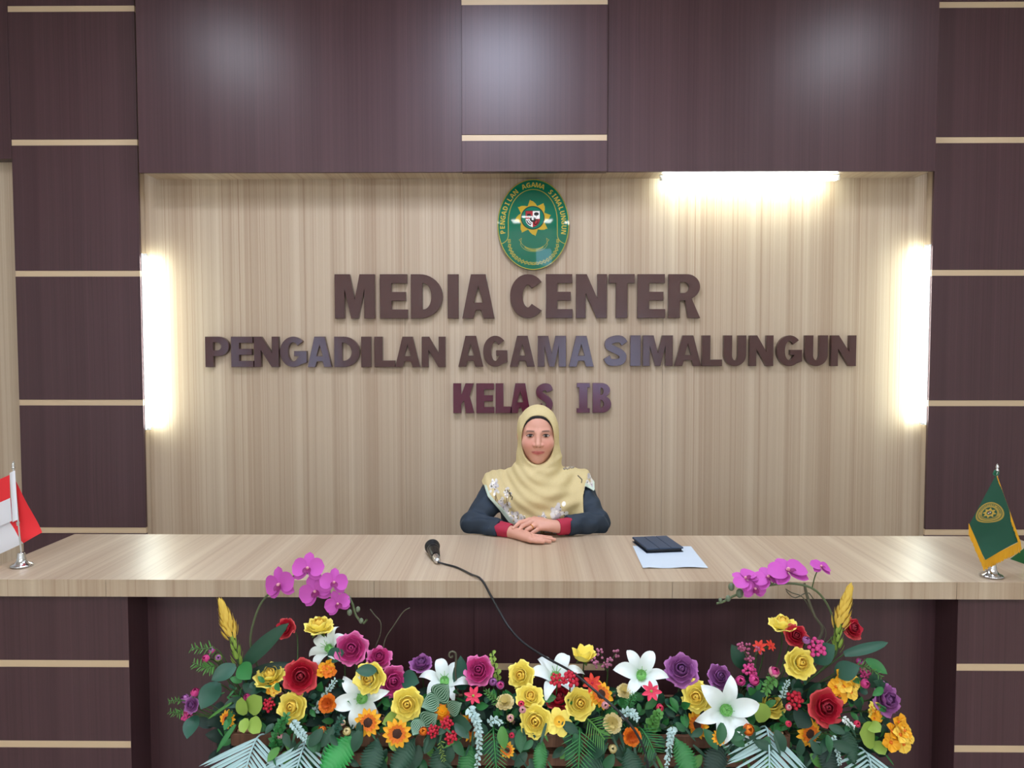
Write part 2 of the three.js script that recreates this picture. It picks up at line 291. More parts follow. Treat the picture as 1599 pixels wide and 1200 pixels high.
{
  const brown = std(0x492b29, 0.13), plum = std(0x571c33, 0.13);
  const order = ['first', 'second', 'third', 'fourth', 'fifth', 'sixth', 'seventh', 'eighth', 'ninth', 'tenth'];
  const A = x => 300 + x / 2.4227, B = x => 800 + x / 2.4227;
  const words = [
    ['MEDIA', 428.4, 497.6, [[540, 690], [711, 815], [828, 948], [967, 1008], [1022, 1144]].map(p => p.map(A)), brown],
    ['CENTER', 428.2, 497, [[1203, 1322], [1338, 1440], [1452, 1570]].map(p => p.map(A)).concat([[365, 463], [473, 580], [590, 713]].map(p => p.map(B))), brown],
    ['PENGADILAN', 526, 573.6, [[50, 138], [148, 230], [235, 326], [333, 432], [437, 527], [538, 633], [640, 676], [690, 767], [768, 862], [869, 958]].map(p => p.map(A)), brown],
    ['AGAMA', 524.6, 573, [[1007, 1101], [1101, 1193], [1202, 1297], [1307, 1415], [1425, 1520]].map(p => p.map(A)), brown],
    ['SIMALUNGUN', 524, 572, [[345, 436], [446, 486], [494, 608], [614, 716], [718, 795], [800, 886], [897, 989], [1000, 1098], [1107, 1195], [1206, 1303]].map(p => p.map(B)), brown],
    ['KELAS', 599, 645.5, [[988, 1067], [1075, 1143], [1148, 1210], [1203, 1280], [1300, 1365]].map(p => p.map(A)), plum],
    ['iB', 598.5, 645, [[1455, 1505], [1515, 1586]].map(p => p.map(A)), plum],
  ];
  const zf = 3.872;
  for (const [w, y0, y1, xs, mat] of words) [...w].forEach((ch, i) => {
    const p = at(xs[i][0], y1, zf), q = at(xs[i][1], y0, zf), H = q.y - p.y, W = q.x - p.x;
    const g = new THREE.ExtrudeGeometry(glyph(ch, W / H), { depth: .025 / H, bevelEnabled: true, bevelSize: .006, bevelThickness: .006, bevelOffset: -.006, bevelSegments: 1, curveSegments: 10 });
    g.computeBoundingBox(); const bb = g.boundingBox; g.translate(-bb.min.x, -bb.min.y, 0); g.scale(W / (bb.max.x - bb.min.x), H / (bb.max.y - bb.min.y), H);
    const m = mesh('sign_letter', g, mat, scene, true); m.position.set(p.x, p.y, ZW + .0015);
    const C = ch.toUpperCase(), word = w.toUpperCase();
    tag(m, `glossy ${mat === plum ? 'plum' : 'dark brown'} raised letter ${C}, ${order[i]} letter of ${word} on the wall`, 'letter', 'raised letters on the backdrop');
  });
}

// ---------- oval emblem ----------
function pathText(c, txt, f, size, color, tracking) {                 // letters set along f(t) -> [x, y, angle]
  c.fillStyle = color; c.font = `bold ${size}px sans-serif`; c.textAlign = 'center'; c.textBaseline = 'middle';
  const n = txt.length;
  [...txt].forEach((ch, i) => { const [x, y, a] = f((i + .5) / n); c.save(); c.translate(x, y); c.rotate(a); c.fillText(ch, 0, 0); c.restore(); });
}
{
  const gold = '#b9a338', W = 904, H = 1144;                          // 8 px of the canvas to a pixel of the photograph
  const tex = canvasTex(W, H, c => {
    c.fillStyle = '#00674c'; c.fillRect(0, 0, W, H);
    const X = x => (x - 122) / 852 * W, Y = y => (y - 72) / 1068 * H;  // from the zoom at 7.5 times
    c.lineWidth = 9; c.strokeStyle = gold;
    c.beginPath(); c.ellipse(W / 2, H / 2, W / 2 - 7, H / 2 - 7, 0, 0, 7); c.stroke();
    c.lineWidth = 8;
    c.beginPath(); c.moveTo(X(170), Y(832)); c.quadraticCurveTo(X(252), Y(805), X(252), Y(730)); c.lineTo(X(252), Y(560)); c.bezierCurveTo(X(262), Y(330), X(400), Y(197), X(545), Y(197)); c.bezierCurveTo(X(690), Y(197), X(822), Y(330), X(830), Y(560)); c.lineTo(X(832), Y(730)); c.quadraticCurveTo(X(835), Y(805), X(925), Y(832)); c.stroke();
    const ex = X(546), ey = Y(620), rx = X(546) - X(183), ry = Y(620) - Y(142);
    const around = t => { const a = Math.PI * (1.07 - t * 1.14), cxp = ex + rx * Math.cos(a), cyp = ey - ry * Math.sin(a), tx = rx * Math.sin(a), ty = ry * Math.cos(a); return [cxp, cyp, Math.atan2(ty, tx)]; };
    const ts = [0]; for (let i = 1; i <= 200; i++) { const [a0, b0] = around((i - 1) / 200), [a1, b1] = around(i / 200); ts.push(ts[i - 1] + Math.hypot(a1 - a0, b1 - b0)); }
    const even = t => { const s = t * ts[200]; let i = 1; while (ts[i] < s) i++; return around((i - 1 + (s - ts[i - 1]) / (ts[i] - ts[i - 1])) / 200); };
    pathText(c, 'PENGADILAN AGAMA SIMALUNGUN', even, 84, '#c3ad45');
    // eight-bladed star
    c.fillStyle = '#c0a02c'; const sx = X(540), sy = Y(532), k = W / 852;
    c.beginPath();
    for (let i = 0; i < 8; i++) {
      const a = i * Math.PI / 4 - 1.72; const pt = (r, b) => [sx + r * k * Math.cos(b), sy + r * k * Math.sin(b)];
      const p = [pt(150, a - .26), pt(218, a), pt(205, a + .05), pt(196, a + .17), pt(172, a + .34), pt(150, a + .5)];
      p.forEach((q, j) => (i + j ? c.lineTo(...q) : c.moveTo(...q)));
    }
    c.closePath(); c.fill();
    c.fillStyle = '#0c4a3c'; c.beginPath(); c.arc(sx, sy, 137 * k, 0, 7); c.fill();
    c.lineWidth = 7; c.strokeStyle = '#1b2a2a'; c.beginPath(); c.arc(sx, sy, 137 * k, 0, 7); c.stroke();
    c.fillStyle = '#00735a'; c.beginPath(); c.arc(sx, sy, 128 * k, 0, 7); c.fill();
    // quartered shield
    const sh = () => { c.beginPath(); c.moveTo(X(455), Y(450)); c.lineTo(X(625), Y(450)); c.lineTo(X(625), Y(560)); c.quadraticCurveTo(X(615), Y(620), X(540), Y(645)); c.quadraticCurveTo(X(462), Y(620), X(455), Y(560)); c.closePath(); };
    c.save(); sh(); c.clip();
    c.fillStyle = '#e6e6e0'; c.fillRect(X(440), Y(440), 300, 300);
    c.fillStyle = '#a32b33'; c.fillRect(X(440), Y(440), X(540) - X(440), Y(545) - Y(440)); c.fillRect(X(540), Y(545), 200, 200);
    c.fillStyle = '#14161a';
    c.beginPath(); c.ellipse(X(497), Y(505), 26, 22, 0, 0, 7); c.fill(); c.fillRect(X(470), Y(488), 50, 10);
    c.beginPath(); c.ellipse(X(583), Y(488), 30, 22, 0, 0, 7); c.fill(); c.fillRect(X(578), Y(495), 10, 40);
    c.lineWidth = 14; c.strokeStyle = '#14161a'; c.beginPath(); c.moveTo(X(470), Y(560)); c.quadraticCurveTo(X(480), Y(605), X(520), Y(615)); c.stroke();
    c.lineWidth = 8; c.beginPath(); c.moveTo(X(490), Y(555)); c.quadraticCurveTo(X(500), Y(590), X(528), Y(598)); c.stroke();
    c.lineWidth = 9; c.beginPath(); c.ellipse(X(580), Y(583), 20, 32, .5, 0, 7); c.stroke();
    c.beginPath(); c.ellipse(X(540), Y(545), 36, 40, 0, 0, 7); c.fill();
    c.fillStyle = '#f4f4ee'; c.beginPath(); for (let i = 0; i < 10; i++) { const r = i % 2 ? 9 : 22, a = i * Math.PI / 5 - Math.PI / 2; c.lineTo(X(540) + r * Math.cos(a), Y(547) + r * Math.sin(a)); } c.fill();
    c.restore(); c.lineWidth = 5; c.strokeStyle = '#1b2a2a'; sh(); c.stroke();
    // ribbon and the chain of leaves below
    c.strokeStyle = gold; c.lineWidth = 4;
    for (const d of [0, 34]) { c.beginPath(); c.moveTo(X(400), Y(812 + d)); c.bezierCurveTo(X(440), Y(920 + d), X(670), Y(920 + d), X(712), Y(812 + d)); c.stroke(); }
    for (const sgn of [-1, 1]) { c.beginPath(); c.moveTo(X(556 + sgn * 156), Y(812)); c.lineTo(X(556 + sgn * 176), Y(790)); c.lineTo(X(556 + sgn * 148), Y(770)); c.lineTo(X(556 + sgn * 160), Y(846)); c.stroke(); }
    c.lineWidth = 3; for (let i = 0; i < 26; i++) { const t = .16 + .68 * i / 25, x = X(400 + 312 * t), y = Y(812 + 4 * 82 * t * (1 - t) + 17); c.strokeRect(x - 4, y - 9, 6, 18); }
    for (let i = 0; i < 21; i++) { const t = i / 20, a = Math.PI * (1 - t) , x = X(550) + 305 * Math.cos(a), y = Y(800) + 285 * Math.pow(Math.sin(a), .85); const b = Math.atan2(Math.cos(a) * 285 * -1, -Math.sin(a) * 305) ; c.lineWidth = 5; for (const d of [-.55, .55]) { c.save(); c.translate(x, y); c.rotate(Math.atan2(285 * Math.cos(a), 305 * Math.sin(a)) + d); c.beginPath(); c.ellipse(0, 0, 24, 10, 0, 0, 7); c.stroke(); c.restore(); } }
  });
  const c0 = at(832.8, 351, 3.875), rx = (at(889, 351, 3.875).x - at(776.6, 351, 3.875).x) / 2, ry = (at(833, 280, 3.875).y - at(833, 422, 3.875).y) / 2;
  const t = thing('oval_emblem', 'green oval court emblem with gold star and lettering on the backdrop', 'emblem', [c0.x, c0.y, ZW]);
  // slightly domed face
  const N = 64, R = 10, pos = [0, 0, .042], uv = [.5, .5], idx = [];
  for (let r = 1; r <= R; r++) for (let i = 0; i < N; i++) { const a = i / N * 2 * Math.PI, q = r / R; pos.push(rx * q * Math.cos(a), ry * q * Math.sin(a), .026 + .016 * (1 - q * q)); uv.push(.5 + .5 * q * Math.cos(a), .5 + .5 * q * Math.sin(a)); }
  for (let i = 0; i < N; i++) { idx.push(0, 1 + i, 1 + (i + 1) % N); for (let r = 0; r < R - 1; r++) { const a = 1 + r * N + i, b = 1 + r * N + (i + 1) % N; idx.push(a, a + N, b, b, a + N, b + N); } }
  const g = new THREE.BufferGeometry(); g.setAttribute('position', new THREE.Float32BufferAttribute(pos, 3)); g.setAttribute('uv', new THREE.Float32BufferAttribute(uv, 2)); g.setIndex(idx); g.computeVertexNormals();
  mesh('printed_face', g, std(0xffffff, 0.05, { map: tex }), t);
  const s = new THREE.Shape(); s.absellipse(0, 0, rx, ry, 0, Math.PI * 2, false, 0);
  mesh('backing', new THREE.ExtrudeGeometry(s, { depth: .0245, bevelEnabled: false, curveSegments: 48 }).translate(0, 0, .001), std(0x0c5a43, 0.25), t);
}

// ---------- things on the desk ----------
{ // sheet of paper with one lifted edge
  const q = [[988, 853], [1079, 853.5], [1106, 887.5], [1004, 888]].map(p => onLevel(p[0], p[1], DT + .0012)), n = 10, pos = [], idx = [], uv = [];
  for (let j = 0; j <= n; j++) for (let i = 0; i <= n; i++) {
    const u = i / n, v = j / n, p = q[0].clone().lerp(q[1], u).lerp(q[3].clone().lerp(q[2], u), v);
    p.y += .004 * Math.max(0, v - .8) * 5 * (0.5 + .5 * Math.cos(u * 9)) * (u < .05 ? 0.3 : 1); pos.push(p.x, p.y, p.z); uv.push(u, 1 - v);
  }
  for (let j = 0; j < n; j++) for (let i = 0; i < n; i++) { const a = j * (n + 1) + i; idx.push(a, a + n + 1, a + 1, a + 1, a + n + 1, a + n + 2); }
  const g = new THREE.BufferGeometry(); g.setAttribute('position', new THREE.Float32BufferAttribute(pos, 3)); g.setAttribute('uv', new THREE.Float32BufferAttribute(uv, 2)); g.setIndex(idx); g.computeVertexNormals();
  tag(mesh('paper_sheet', g, std(0xcbd8e4, 0.7), scene, true), 'white sheet of paper lying under the navy tablet case', 'paper');
}
{ // tablet in a folding cover
  const a = onLevel(985, 839, DT + .016), b = onLevel(1040, 837, DT + .016), c = onLevel(1068, 857, DT + .016), d = onLevel(1013, 860.5, DT + .016);
  const ctr = a.clone().add(b).add(c).add(d).multiplyScalar(.25);
  const ux = b.clone().add(c).sub(a).sub(d), W = ux.length() / 2, uz = d.clone().add(c).sub(a).sub(b), D = Math.min(uz.length() / 2, .17);
  const t = thing('tablet_case', 'navy tablet in a folded cover on the white paper', 'tablet', [ctr.x, DT + .003, ctr.z]); t.rotation.y = Math.atan2(-uz.x, -uz.z) + Math.PI + .0;
  const navy = std(0x36465c, 0.5), navy2 = std(0x263242, 0.55);
  mesh('tablet', box(-W / 2 + .006, W / 2 - .004, .0012, .0105, -D / 2 + .004, D / 2 - .006, .003), M.black, t);
  for (let i = 0; i < 3; i++) { const g = box(-W / 2 + W * i / 3 + .0007, -W / 2 + W * (i + 1) / 3 - .0007, .0125, .0165, -D / 2, D / 2, .0018); mesh('cover_panel', g, navy, t); }
  mesh('cover_hinge', box(-W / 2, W / 2, .0105, .0128, -D / 2 + .001, D / 2 - .001, .0005), navy2, t);
  mesh('cover_back', box(-W / 2, W / 2, -.0012, .0006, -D / 2 + .002, D / 2 - .003, .0005), navy2, t);
}
let micTail;
{ // microphone lying on the desk, head away from the viewer
  const h = onLevel(675, 854, DT + .025), e = onLevel(683.5, 878, DT + .011), L = h.distanceTo(e), dir = e.clone().sub(h).normalize();
  const t = thing('microphone', 'black handheld microphone lying on the desk', 'microphone', [h.x, h.y, h.z]);
  t.quaternion.setFromUnitVectors(V(0, 1, 0), dir);
  const prof = (a) => new THREE.LatheGeometry(a.map(p => new THREE.Vector2(...p)), 24);
  const k = L / .235;
  mesh('grille', prof([[.0005, -.027], [.011, -.025], [.02, -.017], [.0252, -.003], [.0252, .004], [.021, .018], [.018, .026]]), std(0x25262a, 0.5, { metalness: .6 }), t);
  mesh('grille_band', prof([[.0255, -.004], [.0268, -.003], [.0268, .003], [.0255, .004]]), std(0x101012, .35), t);
  mesh('collar', prof([[.0185, .024], [.0215, .028], [.0215, .036], [.0195, .04]]), std(0x33343a, .3, { metalness: .7 }), t);
  mesh('handle', prof([[.0195, .038], [.019, .06], [.0155, L - .055], [.014, L - .05]]), std(0x121214, .3), t);
  mesh('plug', prof([[.014, L - .052], [.0125, L - .05], [.0115, L - .012], [.007, L - .006], [.0005, L - .005]]), M.chrome, t);
  const sw = box(-.004, .004, .075, .095, .014, .0185, .001); mesh('switch', sw, M.chrome, t);
  micTail = e;
}
{ // its cable over the edge and down into the flowers
  const f = at(0, 0, 1).z, pts = [micTail.clone().add(V(0, -.002, -.004)), onLevel(693, 881, DT + .005), onLevel(712, 886, DT + .004), onLevel(735, 897, DT + .004)];
  const de = -DF; pts.push(V(cx(752, 908, DF), DT + .004, DF + .002), at(766, 930, de - .012), at(778, 952, de - .03), at(794, 979, de - .07), at(816, 1003, de - .13), at(850, 1026, de - .2), at(893, 1050, de - .3), at(930, 1080, de - .37), at(962, 1108, de - .4), at(990, 1140, de - .41), at(1006, 1172, de - .41), at(1013, 1210, de - .4), at(1012, 1300, de - .39), at(1010, 1335, de - .38).setY(.006), V(.6, .006, -1.95), V(1.2, .006, -1.7));
  tag(mesh('microphone_cable', tube(pts, .0034, 160, 8), std(0x1d2024, .4), scene, true), 'thin dark cable running from the microphone down through the flowers', 'cable');
}

// ---------- table flags ----------
function cloth(A, B, C, D, wave, n = 16, sag = 0) {                   // patch with corners A top, B left, C bottom, D right
  const pos = [], uv = [], idx = [];
  for (let j = 0; j <= n; j++) for (let i = 0; i <= n; i++) {
    const u = i / n, v = j / n, p = A.clone().lerp(D, u).lerp(B.clone().lerp(C, u), v); const w = wave(u, v); p.z += w; const s = sag * Math.sin(Math.PI * v) * (1 - u); p.x += s; pos.push(p.x, p.y, p.z); uv.push(u, 1 - v);
  }
  for (let j = 0; j < n; j++) for (let i = 0; i < n; i++) { const a = j * (n + 1) + i; idx.push(a, a + n + 1, a + 1, a + 1, a + n + 1, a + n + 2); }
  const g = new THREE.BufferGeometry(); g.setAttribute('position', new THREE.Float32BufferAttribute(pos, 3)); g.setAttribute('uv', new THREE.Float32BufferAttribute(uv, 2)); g.setIndex(idx); g.computeVertexNormals(); return g;
}
function flagStand(t, foot, top, o) {
  const base = [[.0005, 0], [.034, 0], [.035, .004], [.031, .008], [.021, .012], [.0155, .02], [.013, .032], [.0115, .043], [.0095, .046], [.0005, .046]].map(p => new THREE.Vector2(...p));
  mesh('base', new THREE.LatheGeometry(base, 32).translate(foot.x - o.x, .001, foot.z - o.z), M.chrome, t);
  const f = foot.clone().setY(foot.y + .044);
  mesh('pole', tube([f.clone().sub(o), f.clone().lerp(top, .5).sub(o), top.clone().sub(o)], .0032, 6, 10), M.chrome, t);
  const fin = [[.0005, .022], [.003, .017], [.0052, .011], [.003, .005], [.0055, .002], [.0055, -.003], [.0005, -.004]].map(p => new THREE.Vector2(...p)).reverse();
  mesh('finial', new THREE.LatheGeometry(fin, 16).translate(top.x - o.x, top.y - o.y, top.z - o.z), M.chrome, t);
}
{ // red and white flags on the left
  const foot = onLevel(34, 885, DT), top = at(21, 731, -foot.z - .0), o = V(foot.x, DT, foot.z), d = -foot.z;
  const t = thing('table_flag', 'red and white table flag on a chrome stand at the left end', 'flag', [o.x, o.y, o.z]);
  flagStand(t, foot, top, o);
  const L = (px, py, dd) => at(px, py, dd).sub(o);
  mesh('pole_clip', new THREE.CylinderGeometry(.0065, .005, .014, 14).translate(...L(28.5, 818, d).toArray()), M.chrome, t);
  const red = std(0xf03038, .75), white = std(0xe9ebf2, .75);
  // upright flag hemmed to the pole, flying left
  const wave = k => (u, v) => .004 * Math.sin(u * 7 + k) * u;
  mesh('flag_hem', cloth(L(15, 739, d - .006), L(19.5, 816, d - .006), L(28, 812, d - .005), L(23.5, 735, d - .005), (u, v) => .003 * Math.sin(u * 3.1)), white, t);
  mesh('flag_red_band', cloth(L(14.8, 742, d - .004), L(16, 778, d - .004), L(-34, 800, d + .01), L(-34, 764, d + .01), wave(0)), red, t);
  mesh('flag_white_band', cloth(L(16, 778, d - .004), L(18.8, 814, d - .004), L(-34, 836, d + .01), L(-34, 800, d + .01), wave(0)), white, t);
  // second flag drooping behind the pole
  mesh('drooping_red_band', cloth(L(25, 752, d + .008), L(8, 806, d + .012), L(37, 848.5, d + .02), L(65.5, 832, d + .022), (u, v) => .005 * Math.sin(u * 6 + v * 3) * u), red, t);
  mesh('drooping_white_band', cloth(L(8, 806, d + .012), L(-36, 822, d + .012), L(-14, 872, d + .02), L(37, 848.5, d + .02), (u, v) => .005 * Math.sin(u * 6 + 3) * u), white, t);
}
function fringe(edges, len, o, wob) {                                 // short threads hanging off cloth edges
  const gs = [];
  for (const [P, Q, out, l] of edges) {
    const n = Math.round(P.distanceTo(Q) / .0021);
    for (let i = 0; i <= n; i++) { const p = P.clone().lerp(Q, i / n), e = p.clone().addScaledVector(out, l * rr(.9, 1.08)).add(V(rr(-.001, .001), 0, rr(-.0008, .0008))); const gg = new THREE.CylinderGeometry(.0012, .0011, 1, 5, 1); const dv = e.clone().sub(p); gg.scale(1, dv.length(), 1); gg.applyQuaternion(new THREE.Quaternion().setFromUnitVectors(V(0, 1, 0), dv.clone().normalize())); gg.translate(...p.clone().add(e).multiplyScalar(.5).toArray()); gs.push(gg); }
  }
  return mergeGeometries(gs);
}
{ // green court flag with a yellow fringe on the right, and a second one at the frame's edge
  const foot = onLevel(1548, 901, DT), top = at(1557, 735, -foot.z), o = V(foot.x, DT, foot.z), d = -foot.z;
  const t = thing('table_flag', 'green table flag with yellow fringe and gold emblem on chrome stand', 'flag', [o.x, o.y, o.z]);
  flagStand(t, foot, top, o);
  const L = (px, py, dd) => at(px, py, dd).sub(o);
  const A = L(1556, 741, d - .004), B = L(1513, 818, d - .025), C = L(1537, 874, d - .035), D = L(1593, 846, d - .012);
  const tex = canvasTex(512, 512, c => {
    c.fillStyle = '#0a4d38'; c.fillRect(0, 0, 512, 512);
    c.save();
    c.transform(5.35, -7.3, 2.99, 2.57, 147, 245); c.scale(.174, .155); c.rotate(.15);
    const g1 = '#a98f3c', g2 = '#0d4a37';
    c.fillStyle = g1; c.beginPath(); c.arc(0, 0, 132, 0, 7); c.fill();
    c.strokeStyle = g2; c.lineWidth = 6; c.beginPath(); c.arc(0, 0, 112, 0, 7); c.stroke();
    c.lineWidth = 4; c.beginPath(); c.arc(0, 0, 88, .2, 3.0); c.stroke(); c.beginPath(); c.arc(0, 0, 76, .3, 2.8); c.stroke();
    c.fillStyle = g2; c.font = 'bold 22px sans-serif'; c.textAlign = 'center'; c.textBaseline = 'middle';
    [...'PENGADILAN AGAMA'].forEach((ch, i) => { const a = -Math.PI * .95 + Math.PI * .9 * (i + .5) / 16; c.save(); c.translate(96 * Math.cos(a), 96 * Math.sin(a)); c.rotate(a + Math.PI / 2); c.fillText(ch, 0, 0); c.restore(); });
    c.beginPath(); c.arc(0, 0, 70, 0, 7); c.fill();
    c.fillStyle = '#c0a040'; c.beginPath(); for (let i = 0; i < 16; i++) { const r = i % 2 ? 42 : 68, a = i * Math.PI / 8; c.lineTo(r * Math.cos(a), r * Math.sin(a)); } c.closePath(); c.fill();
    c.fillStyle = g2; c.beginPath(); c.arc(0, 0, 26, 0, 7); c.fill(); c.fillStyle = '#c9c9c0'; c.fillRect(-14, -16, 28, 30); c.fillStyle = '#7d3035'; c.fillRect(-14, -16, 14, 15); c.fillRect(0, -1, 14, 15);
    c.restore();
  });
  const wave = (u, v) => .007 * Math.sin(u * 5 + v * 2.2) * (u + v) * .6;
  mesh('flag_cloth', cloth(A, B, C, D, wave, 20), std(0xffffff, .62, { map: tex }), t);
  const yel = std(0xe0a514, .7);
  const nb = V(-.22, -.95, 0).normalize(), nc = V(-.12, -1, 0).normalize(), nd = V(.28, -.95, 0).normalize();
  mesh('fringe', fringe([[B, C, V(.02, -1, 0).normalize(), .034], [C, D, V(-.02, -1, 0).normalize(), .034], [A.clone().lerp(D, .02), D, V(.16, -1, 0).normalize(), .03]], 0, o), yel, t);
  const knot = new THREE.TorusKnotGeometry(.0055, .0024, 40, 6).translate(...L(1555.5, 739, d).toArray()); mesh('cord_knot', knot, std(0x1c6b4c, .6), t);

  const foot2 = onLevel(1662, 890, DT), top2 = at(1668, 728, -foot2.z), o2 = V(foot2.x, DT, foot2.z), d2 = -foot2.z;
  const t2 = thing('table_flag', 'second green table flag mostly cut off by the right edge of the photo', 'flag', [o2.x, o2.y, o2.z]);
  flagStand(t2, foot2, top2, o2);
  const L2 = (px, py, dd) => at(px, py, dd).sub(o2);
  mesh('flag_cloth', cloth(L2(1668, 735, d2 - .004), L2(1576, 873, d2 - .004), L2(1640, 896, d2 - .012), L2(1712, 850, d2 - .01), wave, 16, .06), std(0x0b5a2c, .62), t2);
}

// ---------- planter ----------
const PT = cy(800, 1150, -2.05), PX0 = cx(362, 1160, -2.06), PX1 = cx(1232, 1160, -2.06), PZ0 = -2.3, PZ1 = -2.06;
{
  const t = thing('slatted_planter', 'brown slatted wooden planter box holding the flowers before the desk', 'planter', [(PX0 + PX1) / 2, 0, (PZ0 + PZ1) / 2]);
  const w = (PX1 - PX0) / 2, d = (PZ1 - PZ0) / 2, slat = std(0x8a6b57, .6, { map: woodTex([150, 120, 100], [235, 215, 195], [120, 95, 80], 512, .5, .5, 5, 60, 9, 40, 130) }), pale = std(0xb08a6a, .6);
  let y = PT;
  while (y > .05) { for (const s of [-1, 1]) mesh('slat', box(-w, w, y - .034, y, s * d - .006, s * d + .006, .002), slat, t); for (const s of [-1, 1]) mesh('end_slat', box(s * w - .006, s * w + .006, y - .034, y, -d + .006, d - .006, .002), slat, t); y -= .052; }
  for (const s of [-1, 1]) for (const q of [-1, 1]) mesh('corner_post', box(s * (w - .032) - .02, s * (w - .032) + .02, 0, PT + .004, q * (d - .022) - .014, q * (d - .022) + .014, .002), pale, t);
  mesh('liner', box(-w + .01, w - .01, .03, PT - .035, -d + .04, d - .04), slat, t);
}

// ---------- petals and leaves ----------
function surf(n, m, f) {                                              // f(u in -1..1, v in 0..1) -> [x, y, z]
  const pos = [], uv = [], idx = [];
  for (let j = 0; j <= m; j++) for (let i = 0; i <= n; i++) { pos.push(...f(i / n * 2 - 1, j / m)); uv.push(i / n, j / m); }
  for (let j = 0; j < m; j++) for (let i = 0; i < n; i++) { const a = j * (n + 1) + i; idx.push(a, a + 1, a + n + 1, a + 1, a + n + 2, a + n + 1); }
  const g = new THREE.BufferGeometry(); g.setAttribute('position', new THREE.Float32BufferAttribute(pos, 3)); g.setAttribute('uv', new THREE.Float32BufferAttribute(uv, 2)); g.setIndex(idx); g.computeVertexNormals(); return g;
}
const lerpP = (pts, v) => { const t = v * (pts.length - 1), k = Math.min(pts.length - 2, Math.floor(t)), f = t - k, e = f; return [pts[k][0] * (1 - e) + pts[k + 1][0] * e, pts[k][1] * (1 - e) + pts[k + 1][1] * e]; };
function smoothP(pts, v) { const c = new THREE.SplineCurve(pts.map(p => new THREE.Vector2(...p))); const p = c.getPoint(v); return [p.x, p.y]; }
// cupped petal: a piece of a turned profile (radius, height) round +Z
const cupPetal = (prof, half, ruff = .03, twist = .07) => surf(6, 6, (u, v) => {
  const [r0, h] = smoothP(prof, v * (1 - .16 * u * u)), r = r0 * (1 + twist * u) * (1 + ruff * Math.sin(u * 5 + 1) * v * v), a = u * half * (.75 + .25 * Math.sin(Math.PI * Math.min(1, v * .6 + .2)));
  return [r * Math.sin(a), r * Math.cos(a), h + ruff * .8 * Math.cos(u * 4) * v * v];
});
// blade petal: runs outwards along +Y from r0, height profile h(v), side curl
const blade = (r0, len, wid, wp, hp, curl, n = 4, m = 8) => surf(n, m, (u, v) => [u * wid * wp(v), r0 + len * v, hp(v) + curl * u * u * wp(v)]);
const pointed = v => Math.pow(Math.sin(Math.PI * Math.min(1, .12 + v * .88)), .75);
const oval = v => Math.sqrt(Math.max(0, 1 - Math.pow(v * 2 - 1, 2))) * .98 + .02;
const fab = (c, r = .62) => new THREE.MeshPhysicalMaterial({ color: c, roughness: r, sheen: .25, sheenRoughness: .6, sheenColor: new THREE.Color(c) });
const F = {
  stem: std(0x3f5a2c, .6), twig: std(0x5b5a48, .8), sepal: fab(0x4c6a2e), dkleaf: fab(0x1d4a35, .5), dkleaf2: fab(0x24613a, .5), leaf: fab(0x2f7a3c, .5), blueleaf: fab(0x2b5c4b, .45), lime: fab(0x8fae4a, .6), deep: fab(0x14342a, .55), pale: fab(0xa9cbcb, .55), grass: fab(0x4f8a3c, .55), grey: fab(0xb9d6d4, .7), brown: std(0x3d2016, .85),
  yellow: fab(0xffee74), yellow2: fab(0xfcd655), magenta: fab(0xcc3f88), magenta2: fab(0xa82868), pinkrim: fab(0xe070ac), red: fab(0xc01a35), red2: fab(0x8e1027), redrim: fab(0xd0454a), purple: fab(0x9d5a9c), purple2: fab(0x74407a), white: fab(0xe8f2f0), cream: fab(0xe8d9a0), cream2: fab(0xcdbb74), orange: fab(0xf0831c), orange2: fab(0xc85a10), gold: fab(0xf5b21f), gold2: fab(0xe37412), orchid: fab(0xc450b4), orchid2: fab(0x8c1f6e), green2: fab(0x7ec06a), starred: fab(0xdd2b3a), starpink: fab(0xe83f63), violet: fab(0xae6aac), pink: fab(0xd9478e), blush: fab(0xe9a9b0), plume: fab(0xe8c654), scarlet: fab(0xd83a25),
};
const ROSE = [
  [3, [[.02, -.12], [.075, .06], [.085, .19], [.02, .25]], 1.3, .02],
  [4, [[.03, -.14], [.13, .03], [.16, .17], [.115, .24]], 1.0, .03],
  [5, [[.04, -.16], [.19, -.01], [.25, .14], [.235, .2]], .85, .045],
  [5, [[.04, -.18], [.25, -.06], [.35, .09], [.385, .13]], .78, .06],
  [6, [[.04, -.2], [.3, -.12], [.44, .01], [.5, .0]], .66, .075],
].map(([n, p, h, r]) => [n, cupPetal(p, h, r)]);
const stub = new THREE.CylinderGeometry(.03, .04, .22, 6).rotateX(Math.PI / 2).translate(0, 0, -.26);
const calyx = new THREE.SphereGeometry(.1, 8, 6).scale(1, 1, .8).translate(0, 0, -.16);
const sepalG = blade(.03, .3, .07, pointed, v => -.17 + .03 * v - .1 * v * v, .02, 2, 5);
function add(name, g, m, parent, rz = 0, s = 1) { const o = mesh(name, g, m, parent); o.rotation.z = rz; o.scale.setScalar(s); return o; }
